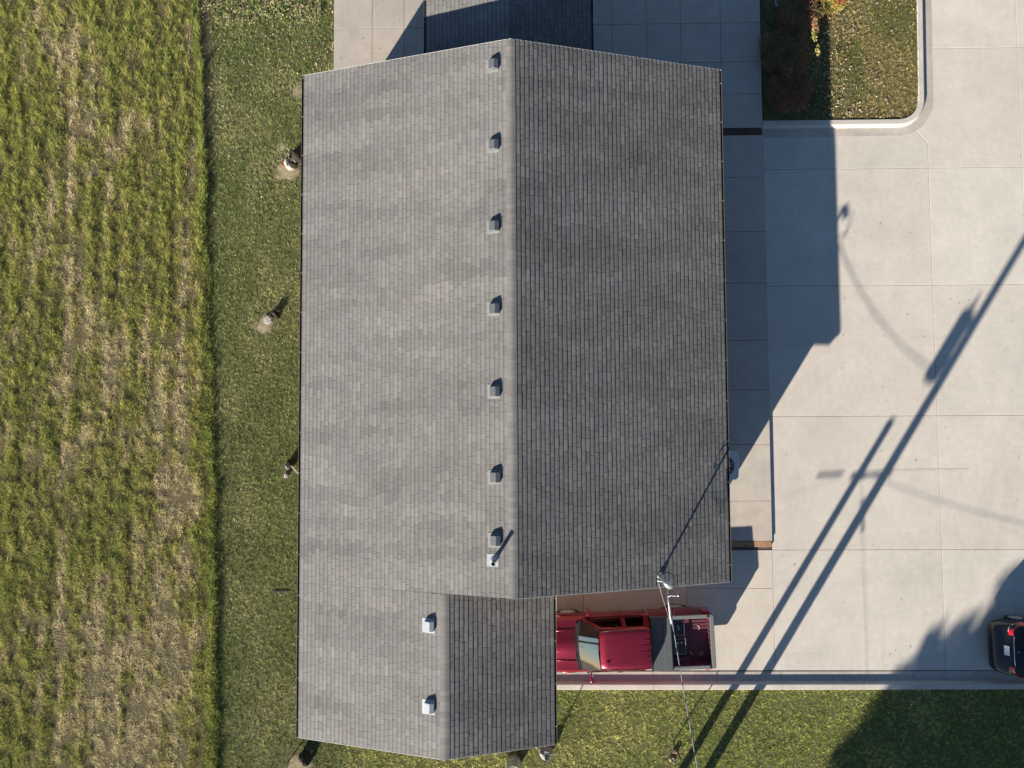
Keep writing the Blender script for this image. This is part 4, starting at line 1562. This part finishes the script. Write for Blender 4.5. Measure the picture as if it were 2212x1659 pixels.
for s in (-1, 1):
    b = MB()
    b.prism([(-1.03, s * .84), (-.9, s * .935), (-.72, s * .945), (-.74, s * .90), (-.98, s * .80)], .86, 1.22)
    b.build('tail_lamp', M['redlens'], TR, recalc=True)
# rear bumper
b = MB()
b.prism([(-1.16, -.78), (-1.18, 0), (-1.16, .78), (-1.08, .90), (-.95, .94), (-.95, -.94), (-1.08, -.90)][::-1], .50, .70)
bp = b.build('bumper', M['chrome'], TR, recalc=True)
bevel(bp, .02, 2)
b = MB()
b.prism([(4.5, -.9), (4.62, -.7), (4.66, 0), (4.62, .7), (4.5, .9), (4.4, .92), (4.4, -.92)][::-1], .45, .68)
bp = b.build('bumper', M['chrome'], TR, recalc=True)
# folded tonneau cover
b = MB()
b.box((.36, -.865, 1.375), (1.03, .865, 1.405))
b.box((.38, -.855, 1.412), (.62, .855, 1.43))
b.tube([(.37, -.86, 1.40), (.37, .86, 1.40)], .018, 8)
tn = b.build('tonneau_cover', M['vinyl'], TR)
bevel(tn, .008, 2)
b = MB().tube([(1.03, -.86, 1.40), (1.03, .86, 1.40)], .02, 6)
b.build('edge_rail', M['trim'], tn)
# chassis underneath
b = MB().box((-1.0, -.5, .38), (4.4, .5, .55))
b.box((3.1, -.85, .45), (4.3, .85, .9)).box((-.6, -.8, .55), (.6, .8, .82))
b.build('chassis', M['trim'], TR)
for X in (0, 3.67):
    for s in (-1, 1):
        wheel(TR, X, s * .80, .40, .25, s, .25)
# arches
for X in (0, 3.67):
    for s in (-1, 1):
        MB().tube([(X + .46 * math.cos(a), s * .935, .42 + .46 * math.sin(a)) for a in [math.pi * k / 12 for k in range(13)]], .03, 6).build('wheel_arch', M['paint'], TR, smooth=True)
for s in (-1, 1):
    b = MB().prism([(4.36, s * .88), (4.50, s * .74), (4.53, s * .55), (4.42, s * .56), (4.3, s * .84)], .78, .98)
    b.build('headlight', M['whitelens'], TR, recalc=True)

b = MB()
for yy in (-.50, -.20, .20, .50):
    b = MB().tube([(3.42, yy, 1.128), (4.3, yy * .94, 1.098)], .012, 6)
    b.build('hood_crease', M['paint'], TR, smooth=True)
MB().tube([(3.40, -.80, 1.115), (3.47, -.4, 1.135), (3.49, 0, 1.150), (3.47, .4, 1.135), (3.40, .80, 1.115)], .014, 6).build('cowl_seam', M['trim'], TR)

# cargo, standing in the bed (truck space -> world)
RT = Matrix.Translation(Vector((5.44, -7.70, 0))) @ Matrix.Rotation(math.radians(182.4), 4, 'Z') @ Matrix.Diagonal((1, 1, .92, 1))


def crate(lx, ly, label):
    p = RT @ Vector((lx, ly, .876))
    t = thing('storage_crate', p, math.radians(182.4), label, 'crate', 'crates in the truck bed')
    t.scale = (1, 1, .92)
    b = MB()
    a, c_, h = .27, .25, .19
    b.box((-a, -c_, 0), (a, c_, .015))
    for s in (-1, 1):
        b.box((min(s * a, s * (a - .015)), -c_, 0), (max(s * a, s * (a - .015)), c_, h))
        b.box((-a, min(s * c_, s * (c_ - .015)), 0), (a, max(s * c_, s * (c_ - .015)), h))
    b.build('crate_body', M['crate'], t)
    b = MB()
    for s in (-1, 1):
        b.box((min(s * (a + .02), s * (a - .02)), -c_ - .02, h - .01), (max(s * (a + .02), s * (a - .02)), c_ + .02, h + .012))
        b.box((-a + .02, min(s * (c_ + .02), s * (c_ - .02)), h - .01), (a - .02, max(s * (c_ + .02), s * (c_ - .02)), h + .012))
        b.box((-.08, min(s * (c_ - .05), s * (c_ - .02)), h - .03), (.10, max(s * (c_ - .05), s * (c_ - .02)), h - .005))
    b.build('rim', M['cratrim'], t)
    return t


crate(.16, -.39, 'grey open crate with pale scraps in the truck bed, farther from the kerb')
crate(.14, .20, 'grey open crate with red reels in the truck bed, nearer the kerb')


def cargo(name, pts, label, cat, mt, r=.012, fn=None):
    b = MB()
    if fn:
        fn(b)
    else:
        b.tube([RT @ Vector(p) for p in pts], r, 6)
    o = b.build(name, M[mt])
    tag(o, label, cat)
    return o


def reel(lx, ly, lz, r, label):
    p = RT @ Vector((lx, ly, lz))
    b = MB().lathe([(r * .3, .01), (r * .32, .05), (r, .05), (r, .0), (r * .32, 0)], tuple(p), 18)
    b.lathe([(0, .052), (r * .5, .054)], tuple(p), 14, mi=1)
    o = b.build('tape_reel', [M['junkred'], M['plate']])
    tag(o, label, 'reel', 'red reels in the crate')


reel(.10, .11, .92, .062, 'red reel with white centre in the crate, nearer the cab')
reel(-.03, .10, .92, .062, 'red reel with white centre in the crate, nearer the tailgate')
cargo('cord_loop', [(.05 + .09 * math.cos(a), .22 + .07 * math.sin(a), .90) for a in [k * .5 for k in range(14)]], 'black cord loop below the red reels in the crate', 'cord', 'black', .009)
cargo('plastic_bottle', None, 'pale plastic bottle lying in the crate farther from the kerb', 'bottle', 'junkpale', fn=lambda b: b.tube([RT @ Vector((.02, -.30, .93)), RT @ Vector((.05, -.38, .95)), RT @ Vector((.06, -.46, .95)), RT @ Vector((.07, -.5, .95))], [.035, .045, .03, .012], 10))
cargo('cord_loop', [(.04 + .08 * math.cos(a), -.45 + .07 * math.sin(a), .93) for a in [k * .5 for k in range(12)]], 'grey wire loop beside the pale bottle in the crate', 'cord', 'rail', .007)
cargo('horseshoe', [(-.60 + .06 * math.cos(a), -.33 + .07 * math.sin(a), .885) for a in [1.9 + k * .35 for k in range(10)]], 'pale curved metal piece on the truck bed floor', 'scrap', 'straw', .010)
cargo('paper_box', None, 'small grey box on the bed floor near the tailgate corner', 'box', 'rail', fn=lambda b: b.prism([(RT @ Vector((lx, ly, 0)))[:2] for lx, ly in ((-.72, .42), (-.58, .45), (-.60, .58), (-.74, .55))], .81, .86))
cargo('spray_can', None, 'small yellow capped can on the bed floor behind the crates', 'can', 'yellowpl', fn=lambda b: b.tube([RT @ Vector((-.28, .42, .91)), RT @ Vector((-.36, .52, .91))], .022, 8))

# ------------------------------------------------------------------ the dark car at the right edge
CR = thing('sedan_car', (15.80, -8.06, 0), math.radians(0), 'black sedan with red tail lamps at the right edge, in tree shade', 'car')
H = []
for X, w_, zl, zm, zt, zc in ((0.0, .56, .38, .48, .56, .58), (.02, .68, .33, .50, .62, .64), (.09, .77, .30, .52, .70, .72), (.20, .82, .28, .55, .78, .80), (.34, .86, .27, .58, .90, .93), (.44, .875, .26, .60, 1.0, 1.045), (.52, .885, .26, .62, 1.01, 1.07),
                                (.9, .90, .25, .62, 1.0, 1.08), (1.4, .905, .24, .62, 1.0, 1.05), (2.6, .905, .24, .6, .97, .99), (3.4, .90, .24, .6, .93, .98), (4.1, .86, .25, .55, .82, .88), (4.45, .74, .28, .5, .70, .74), (4.58, .5, .35, .48, .6, .62)):
    H.append(mirror_secs([(X, w_ * .94, zl), (X, w_, zm), (X, w_ - .015, (zm + zt) / 2), (X, w_ - .06, zt - .03), (X, w_ - .14, zt), (X, w_ * .4, (zt + zc) / 2 + .01), (X, 0, zc)]))
b = MB().loft(H)
b.add(H[0], [tuple(range(len(H[0])))[::-1]])
b.add(H[-1], [tuple(range(len(H[-1])))])
cb = b.build('body', M['carpaint'], CR, smooth=True, recalc=True)
# cabin
H2 = []
for X, wr, z, wb in ((.92, .66, 1.08, .78), (1.25, .60, 1.27, .80), (1.62, .56, 1.42, .80), (2.2, .56, 1.46, .80), (2.75, .55, 1.42, .80), (3.1, .60, 1.25, .79), (3.5, .68, 1.0, .78)):
    H2.append(mirror_secs([(X, wb, 1.0), (X, wr + .05, max(z - .10, 1.0)), (X, wr, z - .02), (X, wr * .5, z), (X, 0, z + .008)]))
b = MB().loft(H2[2:5])
b.build('cabin_roof', M['carpaint'], CR, smooth=True, recalc=True)
b = MB().loft(H2[0:3])
b.build('rear_window', M['tint'], CR, smooth=True, recalc=True)
b = MB().loft(H2[4:7])
b.build('windscreen', M['tint'], CR, smooth=True, recalc=True)
b = MB().box((1.2, -.75, .9), (3.2, .75, 1.02))
b.build('interior_trim', M['interior'], CR)
# lamps wrap round the corners
for s in (-1, 1):
    b = MB()
    A = [(.345, s * .50, .93), (.33, s * .60, .91), (.36, s * .72, .89), (.50, s * .845, .88), (.85, s * .905, .87)]
    B = [(.425, s * .50, 1.045), (.42, s * .60, 1.035), (.47, s * .70, 1.02), (.58, s * .79, 1.005), (.88, s * .82, .985)]
    b.loft([[(x - .012, y + s * .008, z) for x, y, z in A], [(x - .012, y + s * .01, z + .012) for x, y, z in B]])
    lo = b.build('tail_lamp', M['redlens'], CR, smooth=True)
    b = MB()
    b.loft([[(x - .02, y + s * .012, z + .02) for x, y, z in A[1:4]], [(x - .02, y + s * .012, z + .06) for x, y, z in A[1:4]]])
    b.build('lens', M['whitelens'], lo, smooth=True)
b = MB()
b.tube([(.425, -.48, 1.055), (.40, -.24, 1.075), (.395, 0, 1.085), (.40, .24, 1.075), (.425, .48, 1.055)], .013, 6)
b.build('chrome_strip', M['chrome'], CR, smooth=True)
b = MB()
b.add([(.245, -.155, .86), (.245, .155, .86), (.335, .155, .985), (.335, -.155, .985)], [(0, 1, 2, 3)])
b.v = [(x - .03, y, z) for x, y, z in b.v]
pl = b.build('number_plate', M['plate'], CR)
b = MB().tube([(.52, -.03, 1.085), (.53, .03, 1.085)], .02, 6)
b.build('badge', M['chrome'], CR)
b = MB().tube([(.03, -.60, .52), (-.012, -.3, .50), (-.012, .3, .50), (.03, .60, .52)], .02, 6)
b.build('bumper_strip', M['trim'], CR)
for X in (.98, 3.7):
    for s in (-1, 1):
        wheel(CR, X, s * .80, .325, .21, s, .215, 9)
for s in (-1, 1):
    MB().prism([(3.0, s * .92), (3.1, s * 1.06), (3.02, s * 1.08), (2.92, s * .94)], .98, 1.1).build('mirror', M['carpaint'], CR, recalc=True)
